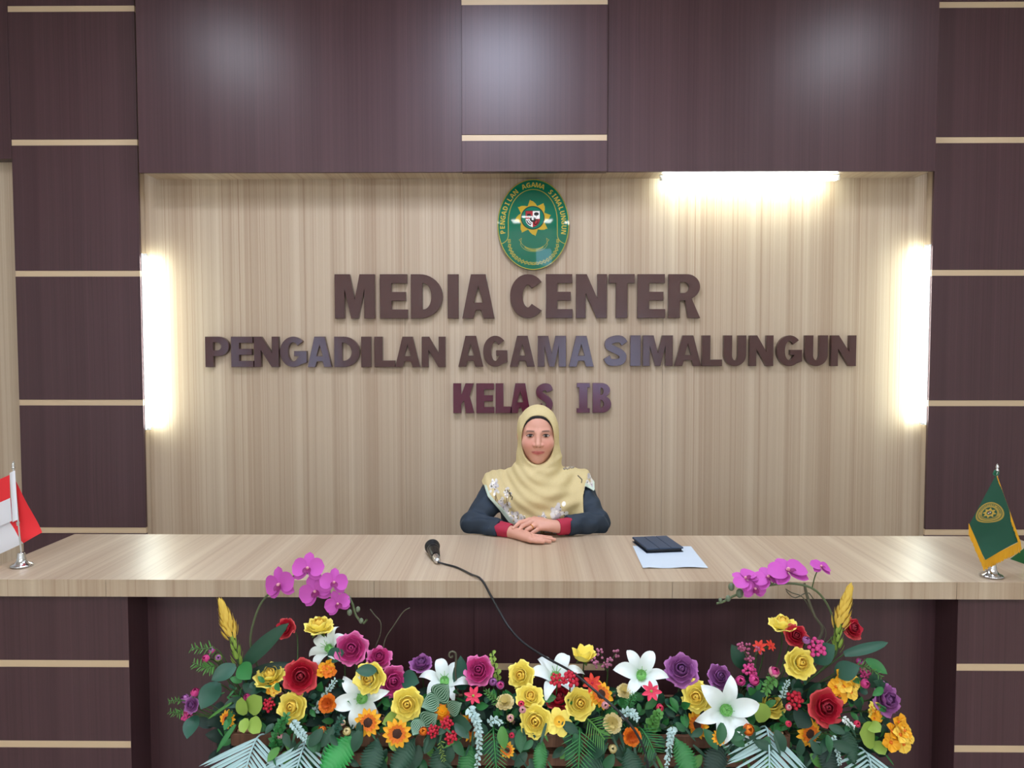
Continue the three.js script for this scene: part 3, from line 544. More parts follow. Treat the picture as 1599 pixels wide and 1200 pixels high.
const KINDS = {
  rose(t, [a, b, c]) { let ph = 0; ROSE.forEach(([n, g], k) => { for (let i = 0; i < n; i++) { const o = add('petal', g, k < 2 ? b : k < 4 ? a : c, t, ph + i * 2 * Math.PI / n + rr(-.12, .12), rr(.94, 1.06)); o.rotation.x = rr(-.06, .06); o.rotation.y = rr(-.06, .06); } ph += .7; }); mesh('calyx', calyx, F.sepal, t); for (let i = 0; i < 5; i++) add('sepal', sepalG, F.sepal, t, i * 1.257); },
  lily(t, [a, b]) { const g1 = LILY[0], g2 = LILY[1]; for (let i = 0; i < 6; i++) add('petal', i % 2 ? g1 : g2, a, t, i * Math.PI / 3 + rr(-.08, .08), rr(.94, 1.05)); mesh('throat', LILY[2], b, t); for (let i = 0; i < 5; i++) { const an = i * 1.257 + .4; mesh('stamen', tube([V(0, 0, -.12), V(Math.cos(an) * .03, Math.sin(an) * .03, .02), V(Math.cos(an) * .09, Math.sin(an) * .09, .14)], .007, 5, 4), b, t); } mesh('calyx', calyx, F.green2, t); },
  sunflower(t, [a, b]) { for (let i = 0; i < 13; i++) add('petal', SUN[0], a, t, i * .4833 + rr(-.06, .06), rr(.88, 1.05)); for (let i = 0; i < 12; i++) add('petal', SUN[1], b, t, i * .5236 + .2, rr(.9, 1.05)); mesh('seed_disc', SUN[2], F.brown, t); mesh('calyx', calyx, F.sepal, t); },
  star(t, [a, b]) { for (let i = 0; i < 7; i++) add('petal', STAR[0], a, t, i * .8976 + rr(-.1, .1), rr(.85, 1.08)); mesh('flower_center', new THREE.SphereGeometry(.07, 8, 6).translate(0, 0, .02), b, t); mesh('calyx', calyx, F.sepal, t); },
  pompon(t, [a, b]) { [[11, .47, .03], [11, .4, .14], [9, .3, .22], [7, .18, .27]].forEach(([n, r, h], k) => { for (let i = 0; i < n; i++) { const o = add('petal', POM[k], k > 1 ? b : a, t, i * 2 * Math.PI / n + k * .35 + rr(-.08, .08), rr(.92, 1.08)); o.position.z = 0; } }); mesh('calyx', calyx, F.sepal, t); },
  bud(t, [a, b]) { for (let i = 0; i < 3; i++) add('petal', BUD[0], a, t, i * 2.094 + .3); for (let i = 0; i < 3; i++) add('petal', BUD[1], b, t, i * 2.094 + 1.2); for (let i = 0; i < 4; i++) add('sepal', sepalG, F.sepal, t, i * 1.57, 1.1); mesh('calyx', calyx, F.sepal, t); },
  daffodil(t, [a, b]) { for (let i = 0; i < 6; i++) add('petal', DAF[0], a, t, i * 1.047, rr(.94, 1.05)); mesh('trumpet', DAF[1], b, t); mesh('calyx', calyx, F.sepal, t); },
  cupflower(t, [a, b]) { for (let i = 0; i < 4; i++) add('petal', CUPF[0], a, t, i * 1.57 + .2, rr(.94, 1.06)); for (let i = 0; i < 4; i++) add('petal', CUPF[1], b, t, i * 1.57 + .9, rr(.94, 1.06)); mesh('calyx', calyx, F.sepal, t); for (let i = 0; i < 4; i++) add('sepal', sepalG, F.sepal, t, i * 1.57); },
  cluster(t, [a, b]) { for (let i = 0; i < 7; i++) { const an = i * 2.4, q = .1 + .25 * Math.sqrt(i / 7); const c = new THREE.Group(); c.name = 'blossom'; c.position.set(q * Math.cos(an) * 1.1 - (i ? 0 : .1), q * Math.sin(an), .16 - q * .4); c.rotation.set(rr(-.5, .5), rr(-.5, .5), rr(0, 6)); c.scale.setScalar(.52); t.add(c); for (let k = 0; k < 5; k++) add('petal', CLU[0], i % 3 ? a : b, c, k * 1.257); mesh('flower_center', CLU[1], F.gold2, c); } mesh('calyx', calyx, F.sepal, t); },
  berries(t, [a]) { for (let i = 0; i < 15; i++) { const an = i * 2.4, q = .42 * Math.sqrt(i / 15); const o = mesh('berry', BERRY, a, t); o.position.set(q * Math.cos(an), q * Math.sin(an), .25 * (1 - q * 2) + rr(-.03, .03)); o.scale.setScalar(rr(.85, 1.15)); mesh('stalk', tube([V(0, 0, -.3), o.position.clone().multiplyScalar(.6), o.position], .016, 3, 4), F.stem, t); } },
};
const LILY = [
  blade(.02, .55, .12, pointed, v => -.26 + .62 * v - .5 * v * v * v, .05, 4, 10), blade(.02, .53, .15, pointed, v => -.24 + .62 * v - .44 * v * v * v, .06, 4, 10),
  new THREE.LatheGeometry([[.012, -.24], [.04, -.18], [.075, -.1], [.1, -.06]].map(p => new THREE.Vector2(...p)), 12).rotateX(Math.PI / 2),
];
const SUN = [blade(.13, .37, .1, pointed, v => .02 * v - .06 * v * v, .03), blade(.1, .22, .075, pointed, v => .03 + .03 * v, .02), new THREE.SphereGeometry(.17, 16, 10).scale(1, 1, .4)];
{ const p = SUN[2].attributes.position; for (let i = 0; i < p.count; i++) { const k = 1 + .05 * Math.sin(i * 7.3); p.setXYZ(i, p.getX(i) * k, p.getY(i) * k, p.getZ(i) * k + .02); } SUN[2].computeVertexNormals(); }
const STAR = [blade(.03, .47, .11, pointed, v => .1 * v - .06 * v * v, .04)];
const POM = [[.47, .03], [.4, .14], [.3, .22], [.18, .27]].map(([r, h]) => blade(.02, r, .13 * (r + .15) / .5, v => Math.pow(v, .6) * (1 - .55 * Math.pow(v, 6)) + .1, v => h * Math.pow(v, .7) + .05 * v * v * v, .05, 4, 5));
const BUD = [cupPetal([[.04, -.2], [.26, -.05], [.3, .2], [.1, .42]], 1.25, .02), cupPetal([[.04, -.2], [.31, -.08], [.38, .14], [.3, .3]], 1.1, .02)];
const DAF = [blade(.05, .45, .19, oval, v => .03 * v, .04), new THREE.LatheGeometry([[.03, 0], [.12, .02], [.15, .15], [.2, .24]].map(p => new THREE.Vector2(...p)), 16).rotateX(Math.PI / 2)];
const CUPF = [cupPetal([[.04, -.2], [.22, -.05], [.3, .16], [.34, .34]], .95, .07), cupPetal([[.04, -.2], [.3, -.08], [.42, .1], [.52, .2]], .85, .08)];
const CLU = [blade(.04, .46, .25, oval, v => .16 * v - .12 * v * v, .12, 4, 5), new THREE.SphereGeometry(.1, 6, 5).translate(0, 0, .03)];
const BERRY = new THREE.SphereGeometry(.105, 10, 8);

function stemTo(t, r = .0022, back = .05) {                           // a stem from the flower's base down into the planter
  t.updateMatrixWorld(true);
  const s = t.scale.x, a = t.localToWorld(V(0, 0, -.3)), b = t.localToWorld(V(0, 0, -.3 - back / s));
  const root = V(THREE.MathUtils.clamp(a.x * .94, PX0 + .05, PX1 - .05), PT - .04, (PZ0 + PZ1) / 2 + rr(-.03, .03));
  const mid = b.clone().lerp(root, .5).add(V(0, -.01, 0));
  if (b.z > -2.0) b.z -= .01;
  mesh('stem', tube([a, b, mid, root].map(p => t.worldToLocal(p.clone())), r / s, 10, 5), F.stem, t);
}
function flower(kind, name, mats, px, py, size, d, tx, ty, label, cat = 'flower', group = 'artificial flowers in the arrangement', stem = true) {
  const p = at(px, py, d), t = thing(name, label, cat, [p.x, p.y, p.z], group);
  t.rotation.order = 'YXZ'; t.rotation.set(-THREE.MathUtils.degToRad(tx), THREE.MathUtils.degToRad(ty), rr(0, 6.28)); t.scale.setScalar(size * d / 1200);
  KINDS[kind](t, mats.map(m => F[m]));
  if (stem) stemTo(t);
  return t;
}
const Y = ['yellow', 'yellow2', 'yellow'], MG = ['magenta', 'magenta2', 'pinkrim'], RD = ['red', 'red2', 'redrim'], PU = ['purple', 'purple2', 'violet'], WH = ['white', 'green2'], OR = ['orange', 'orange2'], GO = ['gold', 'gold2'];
const BED = [
  // roses: px, py, size, depth, tilt up, turn, label
  ['rose', 'rose', Y, 457, 1104, 50, 2.06, 22, -8, 'full yellow rose directly below the big red rose on the left'],
  ['rose', 'rose', RD, 470, 1056, 56, 2.08, 18, 10, 'large open red rose among yellow roses on the left'],
  ['rose', 'rose', Y, 422, 1056, 50, 2.13, 68, -10, 'flat side-on yellow rose just left of the large red rose'],
  ['rose', 'rose', Y, 498, 979, 50, 2.18, 80, 0, 'yellow rose facing up over a white lily on the left'],
  ['rose', 'rose', MG, 549, 1014, 54, 2.12, 30, 8, 'tall magenta rose highest of the magenta roses on the left'],
  ['rose', 'rose', MG, 592, 1029, 42, 2.17, 52, 10, 'magenta rose half hidden between two other magenta roses'],
  ['rose', 'rose', MG, 612, 1064, 50, 2.1, 15, 30, 'magenta rose right of the left yellow rose, lowest of three'],
  ['rose', 'rose', Y, 577, 1060, 52, 2.07, 20, -12, 'yellow rose overlapping the big white lily on the left'],
  ['rose', 'rose', Y, 636, 1100, 53, 2.05, 20, 5, 'round yellow rose above the two neighbouring sunflowers'],
  ['rose', 'rose', PU, 658, 1037, 38, 2.2, 70, -5, 'purple rose left of a white lily behind a fiddlehead'],
  ['rose', 'rose', MG, 748, 1048, 50, 2.12, 35, -8, 'magenta rose standing alone left of the centre yellow roses'],
  ['rose', 'rose', Y, 814, 1056, 46, 2.13, 30, -20, 'uppermost yellow rose of the centre group'],
  ['rose', 'rose', Y, 828, 1090, 46, 2.07, 50, 6, 'yellow rose in the middle of the stacked centre trio'],
  ['rose', 'rose', Y, 836, 1127, 52, 2.03, 22, -5, 'lowest large yellow rose of the centre group'],
  ['rose', 'rose', Y, 905, 1099, 50, 2.05, 25, 8, 'yellow rose right of the centre red rose'],
  ['rose', 'rose', RD, 874, 1092, 50, 2.1, 62, -6, 'red rose seen side-on in the centre between yellow roses'],
  ['rose', 'rose', PU, 1064, 1047, 54, 2.12, 38, -10, 'large purple rose right of a white lily in the centre right'],
  ['rose', 'rose', PU, 1124, 1058, 42, 2.17, 40, 10, 'purple rose partly behind the big white lily on the right'],
  ['rose', 'rose', Y, 1088, 1089, 50, 2.08, 25, -25, 'yellow rose tucked left of the big right white lily'],
  ['rose', 'rose', Y, 1204, 1101, 46, 2.12, 55, 10, 'shaded yellow rose between the right lily and red berries'],
  ['rose', 'rose', Y, 1249, 1036, 50, 2.08, 25, 5, 'yellow rose below the small red rose on the right'],
  ['rose', 'rose', RD, 1243, 994, 38, 2.14, 35, -5, 'small red rose between two yellow roses upper right'],
  ['rose', 'rose', Y, 1222, 976, 46, 2.18, 84, 0, 'flat yellow rose at the top of the right cluster'],
  ['rose', 'rose', RD, 1289, 1105, 56, 2.05, 20, 5, 'large open red rose at the right of the arrangement'],
  ['rose', 'rose', PU, 1384, 1093, 50, 2.1, 25, 22, 'purple rose at the far right of the arrangement'],
  ['rose', 'rose', RD, 446, 982, 34, 2.26, 30, -15, 'dark red rose standing back against the desk on the left'],
  ['rose', 'rose', RD, 1331, 982, 36, 2.26, 30, 25, 'dark red rose behind the yellow plume on the right'],
  ['rose', 'rose', PU, 299, 1101, 27, 2.1, 20, -15, 'small purple rose at the far left end'],
  // lilies
  ['lily', 'white_lily', WH, 563, 1092, 84, 2.06, 22, -5, 'big white lily beside an orange pompon flower on the left'],
  ['lily', 'white_lily', WH, 510, 1010, 68, 2.15, 45, -35, 'white lily under the upward yellow rose on the left'],
  ['lily', 'white_lily', WH, 694, 1060, 74, 2.13, 55, 5, 'white lily below the fiddlehead left of centre'],
  ['lily', 'white_lily', WH, 868, 1052, 84, 2.14, 62, 0, 'white lily behind the centre red rose under the cable'],
  ['lily', 'white_lily', WH, 1002, 1052, 80, 2.1, 42, -5, 'white lily between pink heather and the purple rose'],
  ['lily', 'white_lily', WH, 1136, 1110, 96, 2.03, 24, -4, 'largest white lily low on the right with green throat'],
  // sunflowers
  ['sunflower', 'sunflower', GO, 575, 1129, 46, 2.02, 22, -5, 'sunflower under the left white lily'],
  ['sunflower', 'sunflower', GO, 620, 1146, 48, 2.0, 15, 10, 'sunflower lowest on the left beside a serrated leaf'],
  ['sunflower', 'sunflower', GO, 734, 1135, 52, 2.04, 10, 60, 'sunflower turned sideways behind a dark leaf left of centre'],
  ['sunflower', 'sunflower', GO, 938, 1085, 46, 2.07, 30, 20, 'sunflower under the cable right of the yellow rose'],
  ['sunflower', 'sunflower', GO, 1090, 1133, 46, 2.06, 10, -50, 'sunflower turned left beside the largest white lily'],
  ['sunflower', 'sunflower', GO, 1264, 1146, 46, 2.05, 5, 15, 'sunflower hanging under the right red rose'],
  ['sunflower', 'small_sunflower', GO, 355, 1124, 30, 2.08, 15, -15, 'small yellow sunflower at the far left below green leaves'],
  ['sunflower', 'small_sunflower', GO, 792, 1172, 27, 2.0, 18, 0, 'small sunflower low in the centre by the pale blue spike'],
  ['sunflower', 'small_sunflower', GO, 1124, 1152, 27, 2.0, 20, 5, 'small sunflower under the largest white lily'],
  // pompons
  ['pompon', 'pompon_flower', OR, 512, 1099, 30, 2.06, 22, 0, 'orange pompon flower left of the big left lily'],
  ['pompon', 'pompon_flower', ['orange', 'gold'], 691, 1113, 28, 2.04, 45, 0, 'orange pompon flower above red berries left of centre'],
  ['pompon', 'pompon_flower', OR, 986, 1151, 30, 1.99, 20, 5, 'orange pompon flower under the cable low right of centre'],
  ['pompon', 'pompon_flower', ['cream', 'cream2'], 956, 1130, 32, 2.01, 25, -5, 'cream chrysanthemum left of the cable'],
  ['pompon', 'pompon_flower', ['cream', 'cream2'], 789, 1099, 30, 2.06, 60, -10, 'cream open flower left of the centre yellow roses'],
  ['pompon', 'pompon_flower', ['cream', 'cream2'], 975, 1081, 26, 2.08, 55, 0, 'cream flower low in front of the centre right lily'],
  // star flowers
  ['star', 'red_star_flower', ['starpink', 'lime'], 739, 1087, 32, 2.05, 22, 0, 'red star flower under the lone magenta rose'],
  ['star', 'red_star_flower', ['starpink', 'lime'], 1017, 1080, 33, 2.04, 22, 0, 'red star flower in front of the centre right lily'],
  ['star', 'red_star_flower', ['scarlet', 'red'], 925, 1067, 32, 2.04, 30, 0, 'scarlet star flower where the cable crosses the yellow flowers'],
  ['star', 'red_star_flower', ['scarlet', 'red'], 1186, 1011, 24, 2.15, 40, -30, 'scarlet star flower upper right left of the small red rose'],
  ['star', 'red_star_flower', ['scarlet', 'red'], 1203, 1009, 22, 2.14, 40, 30, 'scarlet star flower touching the small red rose stem upper right'],
  // other blossoms
  ['cupflower', 'yellow_tulip', ['yellow', 'yellow'], 912, 1026, 40, 2.18, 85, 20, 'yellow tulip-shaped flower standing up in the centre'],
  ['daffodil', 'daffodil', ['yellow', 'yellow2'], 873, 1128, 46, 2.03, 30, 0, 'yellow daffodil right of the lowest centre rose'],
  ['cluster', 'orange_blossom_cluster', ['gold', 'yellow2'], 1315, 1072, 52, 2.09, 25, 5, 'orange yellow blossom cluster above the right red rose'],
  ['cluster', 'orange_blossom_cluster', ['gold', 'yellow2'], 1400, 1147, 58, 2.06, 20, 20, 'orange yellow blossom cluster lowest on the far right'],
  ['cluster', 'orange_blossom_cluster', ['yellow', 'gold'], 1362, 1112, 36, 2.08, 20, 40, 'small yellow blossom cluster left of the far right purple rose'],
  ['cluster', 'orange_blossom_cluster', ['gold', 'orange'], 510, 1046, 30, 2.1, 30, 10, 'orange blossom cluster right of the large left red rose'],
  ['cluster', 'orange_blossom_cluster', ['gold', 'yellow2'], 428, 1076, 24, 2.1, 30, -10, 'small orange blossom cluster under the flat left yellow rose'],
  // buds
  ['bud', 'flower_bud', OR, 503, 1141, 17, 2.01, 40, 0, 'orange bud low on the left under the pompon'],
  ['bud', 'flower_bud', ['cream', 'cream2'], 542, 1143, 17, 2.0, 40, 0, 'cream bud left of the left sunflowers'],
  ['bud', 'flower_bud', ['blush', 'blush'], 438, 1149, 15, 2.02, 30, 0, 'pale pink bud above the left palm fronds'],
  ['bud', 'flower_bud', ['blush', 'cream'], 535, 1129, 13, 2.02, 30, 0, 'pale pink bud touching the left lily tip'],
  ['bud', 'flower_bud', ['pink', 'magenta'], 386, 1090, 16, 2.1, 40, -10, 'magenta bud among pale green leaves on the left'],
  ['bud', 'flower_bud', ['pink', 'magenta'], 305, 1083, 19, 2.1, 65, 10, 'bright pink bud above the far left purple rose'],
  ['bud', 'flower_bud', ['violet', 'purple'], 290, 1092, 18, 2.12, 40, -30, 'violet bud left of the far left purple rose'],
  ['bud', 'flower_bud', ['violet', 'pink'], 331, 1016, 15, 2.12, 40, 0, 'violet bud topmost in the far left grass sprig'],
  ['bud', 'flower_bud', ['pink', 'pink'], 322, 1029, 16, 2.1, 30, -10, 'bright pink bud in the far left grass sprig'],
  ['bud', 'flower_bud', ['violet', 'lime'], 341, 1028, 15, 2.1, 30, 20, 'dull pink green bud in the far left grass sprig'],
  ['bud', 'flower_bud', OR, 661, 1143, 18, 2.0, 40, 0, 'orange bud left of the red berries'],
  ['bud', 'flower_bud', ['violet', 'purple'], 770, 1066, 17, 2.1, 40, 0, 'violet bud right of the lone magenta rose'],
  ['bud', 'flower_bud', ['pink', 'violet'], 781, 1071, 17, 2.09, 40, 10, 'pink bud right of the lone magenta rose'],
  ['bud', 'flower_bud', ['starpink', 'starpink'], 814, 1100, 14, 2.03, 30, 0, 'hot pink bud left of the centre rose trio'],
  ['bud', 'flower_bud', ['blush', 'blush'], 816, 1109, 15, 2.01, 30, 0, 'pale pink bud left of the lowest centre rose'],
  ['bud', 'flower_bud', ['blush', 'cream'], 797, 1122, 16, 2.02, 30, 0, 'pale pink bud under the cream open flower'],
  ['bud', 'flower_bud', ['starpink', 'starpink'], 799, 1149, 12, 2.01, 30, 0, 'hot pink bud above the small centre sunflower'],
  ['bud', 'flower_bud', ['blush', 'blush'], 945, 1102, 16, 2.03, 30, 0, 'pale pink bud under the cable sunflower'],
  ['bud', 'flower_bud', ['starpink', 'starpink'], 1030, 1106, 16, 2.03, 30, 0, 'hot pink bud below the right red star flower'],
  ['bud', 'flower_bud', ['cream', 'cream2'], 957, 1170, 18, 1.99, 30, 0, 'cream bud under the cream chrysanthemum'],
  ['bud', 'flower_bud', OR, 1168, 1140, 24, 2.0, 25, 10, 'orange bud right of the largest white lily'],
  ['bud', 'flower_bud', ['pink', 'magenta'], 1156, 1064, 21, 2.08, 30, -10, 'magenta bud left of a pair above the largest lily'],
  ['bud', 'flower_bud', ['pink', 'magenta'], 1177, 1063, 22, 2.08, 30, 10, 'magenta bud right of a pair above the largest lily'],
  ['bud', 'flower_bud', ['pink', 'blush'], 1208, 1051, 24, 2.1, 50, 20, 'pink bud beside the yellow rose upper right'],
  ['bud', 'flower_bud', ['violet', 'violet'], 1171, 1075, 16, 2.08, 30, 0, 'violet bud under the pair of magenta buds'],
  ['bud', 'flower_bud', ['violet', 'violet'], 1259, 1001, 17, 2.1, 50, 0, 'violet bud right of the small red rose'],
  ['bud', 'flower_bud', ['pink', 'magenta'], 1350, 1068, 20, 2.08, 20, 10, 'magenta bud right of the upper orange cluster'],
  ['bud', 'flower_bud', ['violet', 'pink'], 1342, 1035, 16, 2.12, 50, 10, 'violet bud under the right dark leaf'],
  ['bud', 'flower_bud', ['starpink', 'starpink'], 1231, 1131, 13, 2.02, 30, 0, 'hot pink bud under the right red berries'],
  ['bud', 'flower_bud', ['starpink', 'starpink'], 1338, 1131, 14, 2.03, 30, 0, 'hot pink bud right below the right red rose'],
  ['bud', 'flower_bud', ['blush', 'starpink'], 1231, 1105, 14, 2.05, 30, 0, 'pale pink bud beside the right red berries'],
  // berries
  ['berries', 'berry_cluster', ['red'], 677, 1142, 24, 2.0, 20, 0, 'red berry cluster beside the orange bud'],
  ['berries', 'berry_cluster', ['red'], 697, 1130, 24, 2.0, 20, 0, 'red berry cluster under the orange pompon'],
  ['berries', 'berry_cluster', ['red'], 704, 1151, 25, 1.99, 20, 0, 'red berry cluster lowest left of centre'],
  ['berries', 'berry_cluster', ['red'], 870, 1064, 28, 2.05, 50, 0, 'red berry cluster upper left on the centre red rose'],
  ['berries', 'berry_cluster', ['red'], 891, 1062, 32, 2.05, 55, 0, 'red berry cluster beside the cable at the centre lily'],
  ['berries', 'berry_cluster', ['red'], 1240, 1094, 32, 2.07, 30, 0, 'dark red berry cluster left of the right red rose'],
  ['berries', 'berry_cluster', ['red'], 420, 1101, 24, 2.07, 30, 0, 'red berry cluster left of the yellow rose on the left'],
  ['berries', 'berry_cluster', ['pink'], 1275, 1012, 34, 2.1, 35, 0, 'pink berry cluster right of the small red rose'],
  ['berries', 'berry_cluster', ['pink'], 1170, 1047, 26, 2.12, 35, 0, 'pink berry cluster above the magenta buds'],
  ['berries', 'berry_cluster', ['pink'], 293, 1118, 22, 2.12, 20, 0, 'pink berry cluster under the far left purple rose'],
  ['berries', 'berry_cluster', ['pink'], 1350, 1052, 20, 2.12, 30, 0, 'pink berry cluster above the right magenta bud'],
];
for (const [k, n, m, px, py, s, d, tx, ty, label] of BED) flower(k, n, m, px, py, s, d, tx, ty, label, k === 'bud' ? 'bud' : k === 'berries' ? 'berries' : 'flower', { bud: 'small buds in the arrangement', berries: 'berry clusters in the arrangement' }[k]);

// ---------- orchid sprays ----------
const ORC = [blade(.02, .5, .29, oval, v => .05 * v - .08 * v * v, .05, 6, 7), blade(.02, .5, .17, oval, v => .0 - .05 * v, .03, 4, 6), blade(.0, .2, .08, pointed, v => .04 + .12 * v, .03, 4, 4)];
function orchid(label, path, d, blooms, buds, offs) {
  const base = at(path[0][0], path[0][1], d[0]), t = thing('orchid_spray', label, 'orchid', base.toArray(), 'orchid sprays over the arrangement');
  const P = path.map((p, i) => at(p[0], p[1], d[0] + (d[1] - d[0]) * i / (path.length - 1)).sub(base));
  const root = V(THREE.MathUtils.clamp(base.x, PX0 + .06, PX1 - .06), PT - .05, -2.18).sub(base);
  mesh('stem', tube([root, root.clone().lerp(P[0], .6).add(V(0, 0, -.02)), ...P], .0032, 50, 6), std(0x5c6a48, .6), t);
  for (const [px, py, s, tx, ty, rz] of blooms) {
    const b = new THREE.Group(); b.name = 'blossom'; b.position.copy(at(px, py, d[1] - .02).sub(base)); b.rotation.order = 'YXZ'; b.rotation.set(-tx * Math.PI / 180, ty * Math.PI / 180, rz); b.scale.setScalar(s * d[1] / 1200); t.add(b);
    for (const a of [-1, 1]) { const o = add('petal', ORC[0], F.orchid, b, a * 1.45); o.position.z = .015; }
    for (const a of [0, 2.2, -2.2]) add('petal', ORC[1], F.orchid, b, a);
    for (const a of [2.5, -2.5, 3.14]) add('lip', ORC[2], F.orchid2, b, a);
    mesh('column', new THREE.SphereGeometry(.05, 8, 6).scale(1, 1, 1.6).translate(0, 0, .07), F.blush, b);
    const e = P.reduce((q, p) => p.distanceTo(b.position) < q.distanceTo(b.position) ? p : q, P[0]);
    mesh('flower_stalk', tube([e.clone(), e.clone().lerp(b.position, .5).add(V(0, .004, -.006)), b.position.clone().add(V(0, 0, -.004))], .0017, 8, 5), F.stem, t);
  }
  for (const [px, py, s] of buds) { const o = mesh('bud', new THREE.SphereGeometry(.5, 12, 9).scale(.9, 1.15, .9), std(0x69785f, .55), t); o.position.copy(at(px, py, d[1]).sub(base)); o.scale.setScalar(s * d[1] / 1200); }
}
orchid('magenta orchid spray arching over the left of the arrangement', [[391, 1004], [396, 972], [408, 942], [424, 924], [452, 903], [490, 896], [525, 918], [548, 938], [556, 962], [568, 974], [573, 968]], [2.16, 2.12],
  [[437, 913, 54, 10, -20, .3], [481, 888, 50, 25, 0, 0], [492, 924, 50, 15, 5, .4], [521, 910, 44, 20, 25, -.2], [527, 943, 40, 10, 20, .3]], [[543, 937, 13], [546, 957, 9], [559, 952, 8], [564, 970, 8]]);
orchid('magenta orchid spray leaning left over the right of the arrangement', [[1306, 1010], [1304, 985], [1298, 958], [1285, 934], [1268, 919], [1240, 912], [1205, 914], [1170, 922], [1148, 930], [1130, 940], [1119, 943]], [2.14, 2.1],
  [[1230, 893, 62, 60, 0, .2], [1200, 903, 48, 55, -20, .5], [1164, 905, 44, 60, -10, 1.0], [1178, 919, 40, 5, 10, 0], [1281, 886, 34, 55, 30, -.4]], [[1155, 927, 13], [1142, 917, 11], [1137, 935, 9], [1125, 938, 7]]);

// ---------- yellow plumes ----------
const BR = blade(0, 1, .16, pointed, v => .25 * v * v, .03, 2, 4);
function plume(label, tip, base, low, d) {
  const B = at(base[0], base[1], d), T = at(tip[0], tip[1], d + .01), Lw = at(low[0], low[1], d), t = thing('yellow_plume', label, 'flower', Lw.toArray(), 'yellow plumes in the arrangement');
  const root = V(THREE.MathUtils.clamp(Lw.x, PX0 + .06, PX1 - .06), PT - .05, -2.18);
  mesh('stem', tube([T, B, Lw, Lw.clone().lerp(root, .5), root].map(p => p.clone().sub(Lw)), .0035, 20, 6), F.stem, t);
  const bract = (A, C, n, len, rad, mat, name) => { const ax = C.clone().sub(A).normalize(), s1 = V(0, 0, 1).cross(ax).normalize(), s2 = ax.clone().cross(s1); for (let i = 0; i < n; i++) { const f = i / n, an = i * 2.4, r = rad * (1 - .75 * f), p = A.clone().lerp(C, f).sub(Lw), out = s1.clone().multiplyScalar(Math.cos(an)).addScaledVector(s2, Math.sin(an)); const dir = ax.clone().addScaledVector(out, .75 * (1 - f * .6)).normalize(); const o = mesh(name, BR, mat, t); o.position.copy(p).addScaledVector(out, r * .45); const zz = out.clone().addScaledVector(dir, -out.dot(dir)).normalize().negate(); o.quaternion.setFromRotationMatrix(new THREE.Matrix4().makeBasis(dir.clone().cross(zz), dir, zz)); o.scale.setScalar(len * rr(.85, 1.1)); } };
  bract(B, T, 64, .034, .032, F.plume, 'bract');
  bract(Lw, B, 22, .03, .022, F.lime, 'green_bract');
}
plume('yellow feathery plume at the left pointing up', [348, 950], [364, 998], [374, 1040], 2.14);
plume('yellow feathery plume at the right pointing up', [1325, 927], [1309, 983], [1306, 1020], 2.12);

// ---------- foliage ----------
const LEAF = blade(0, 1, .27, v => Math.pow(Math.sin(Math.PI * Math.min(1, .06 + v * .94)), .8), v => .18 * v - .3 * v * v, .06, 4, 7);
const LONG = blade(0, 1, .085, v => Math.pow(Math.sin(Math.PI * Math.min(1, .1 + v * .9)), .6), v => .1 * v - .25 * v * v, .03, 4, 9);
const ROUNDL = blade(0, 1, .4, oval, v => .1 * v - .2 * v * v, .06, 6, 6);
const STRIP = blade(0, 1, .075, v => Math.pow(Math.sin(Math.PI * Math.min(1, .1 + v * .9)), .5), v => -.12 * v * v, .02, 2, 5);
const FROND = blade(0, 1, .027, v => Math.pow(Math.sin(Math.PI * Math.min(1, .1 + v * .9)), .4), v => -.14 * v * v, .012, 2, 5);
const SERR = surf(8, 52, (u, v) => { const w = .26 * Math.pow(Math.sin(Math.PI * Math.min(1, .05 + v * .95)), .7) * (1 - .5 * ((v * 13) % 1) * Math.abs(u)); return [u * w, v + .1 * Math.abs(u) * (1 - v), .1 * v - .3 * v * v + .018 * Math.cos(v * 81.7) * Math.abs(u) - .05 * u * u]; });
function orient(o, dir, up) { const y = dir.clone().normalize(), z = up.clone().addScaledVector(y, -up.dot(y)).normalize(); o.quaternion.setFromRotationMatrix(new THREE.Matrix4().makeBasis(y.clone().cross(z), y, z)); }
function rootOf(p) { return V(THREE.MathUtils.clamp(p.x * .96, PX0 + .05, PX1 - .05), PT - .05, -2.18); }
function leafThing(name, label, g, mat, a, b, d0, d1, up = V(0, .5, 1), wide = 1) { // one large leaf from pixel a to pixel b
  const A = at(a[0], a[1], d0), B = at(b[0], b[1], d1), t = thing(name, label, 'leaf', A.toArray(), 'large leaves in the arrangement');
  const o = mesh('leaf_blade', g, mat, t), L = A.distanceTo(B); orient(o, B.clone().sub(A), up); o.scale.set(L * wide, L, L);
  const r = rootOf(A); mesh('leaf_stalk', tube([V(0, 0, 0), r.clone().sub(A).multiplyScalar(.45).add(V(0, 0, -.02)), r.clone().sub(A)], .002, 10, 5), F.stem, t);
  return t;
}
const striped = std(0xffffff, .5, { map: canvasTex(128, 256, c => { c.fillStyle = '#2a5c40'; c.fillRect(0, 0, 128, 256); c.strokeStyle = '#a9ccb4'; c.lineWidth = 5; for (let i = -4; i <= 4; i++) { c.beginPath(); c.moveTo(64, 256); c.quadraticCurveTo(64 + i * 26, 140, 64 + i * 6, 0); c.stroke(); } }) });
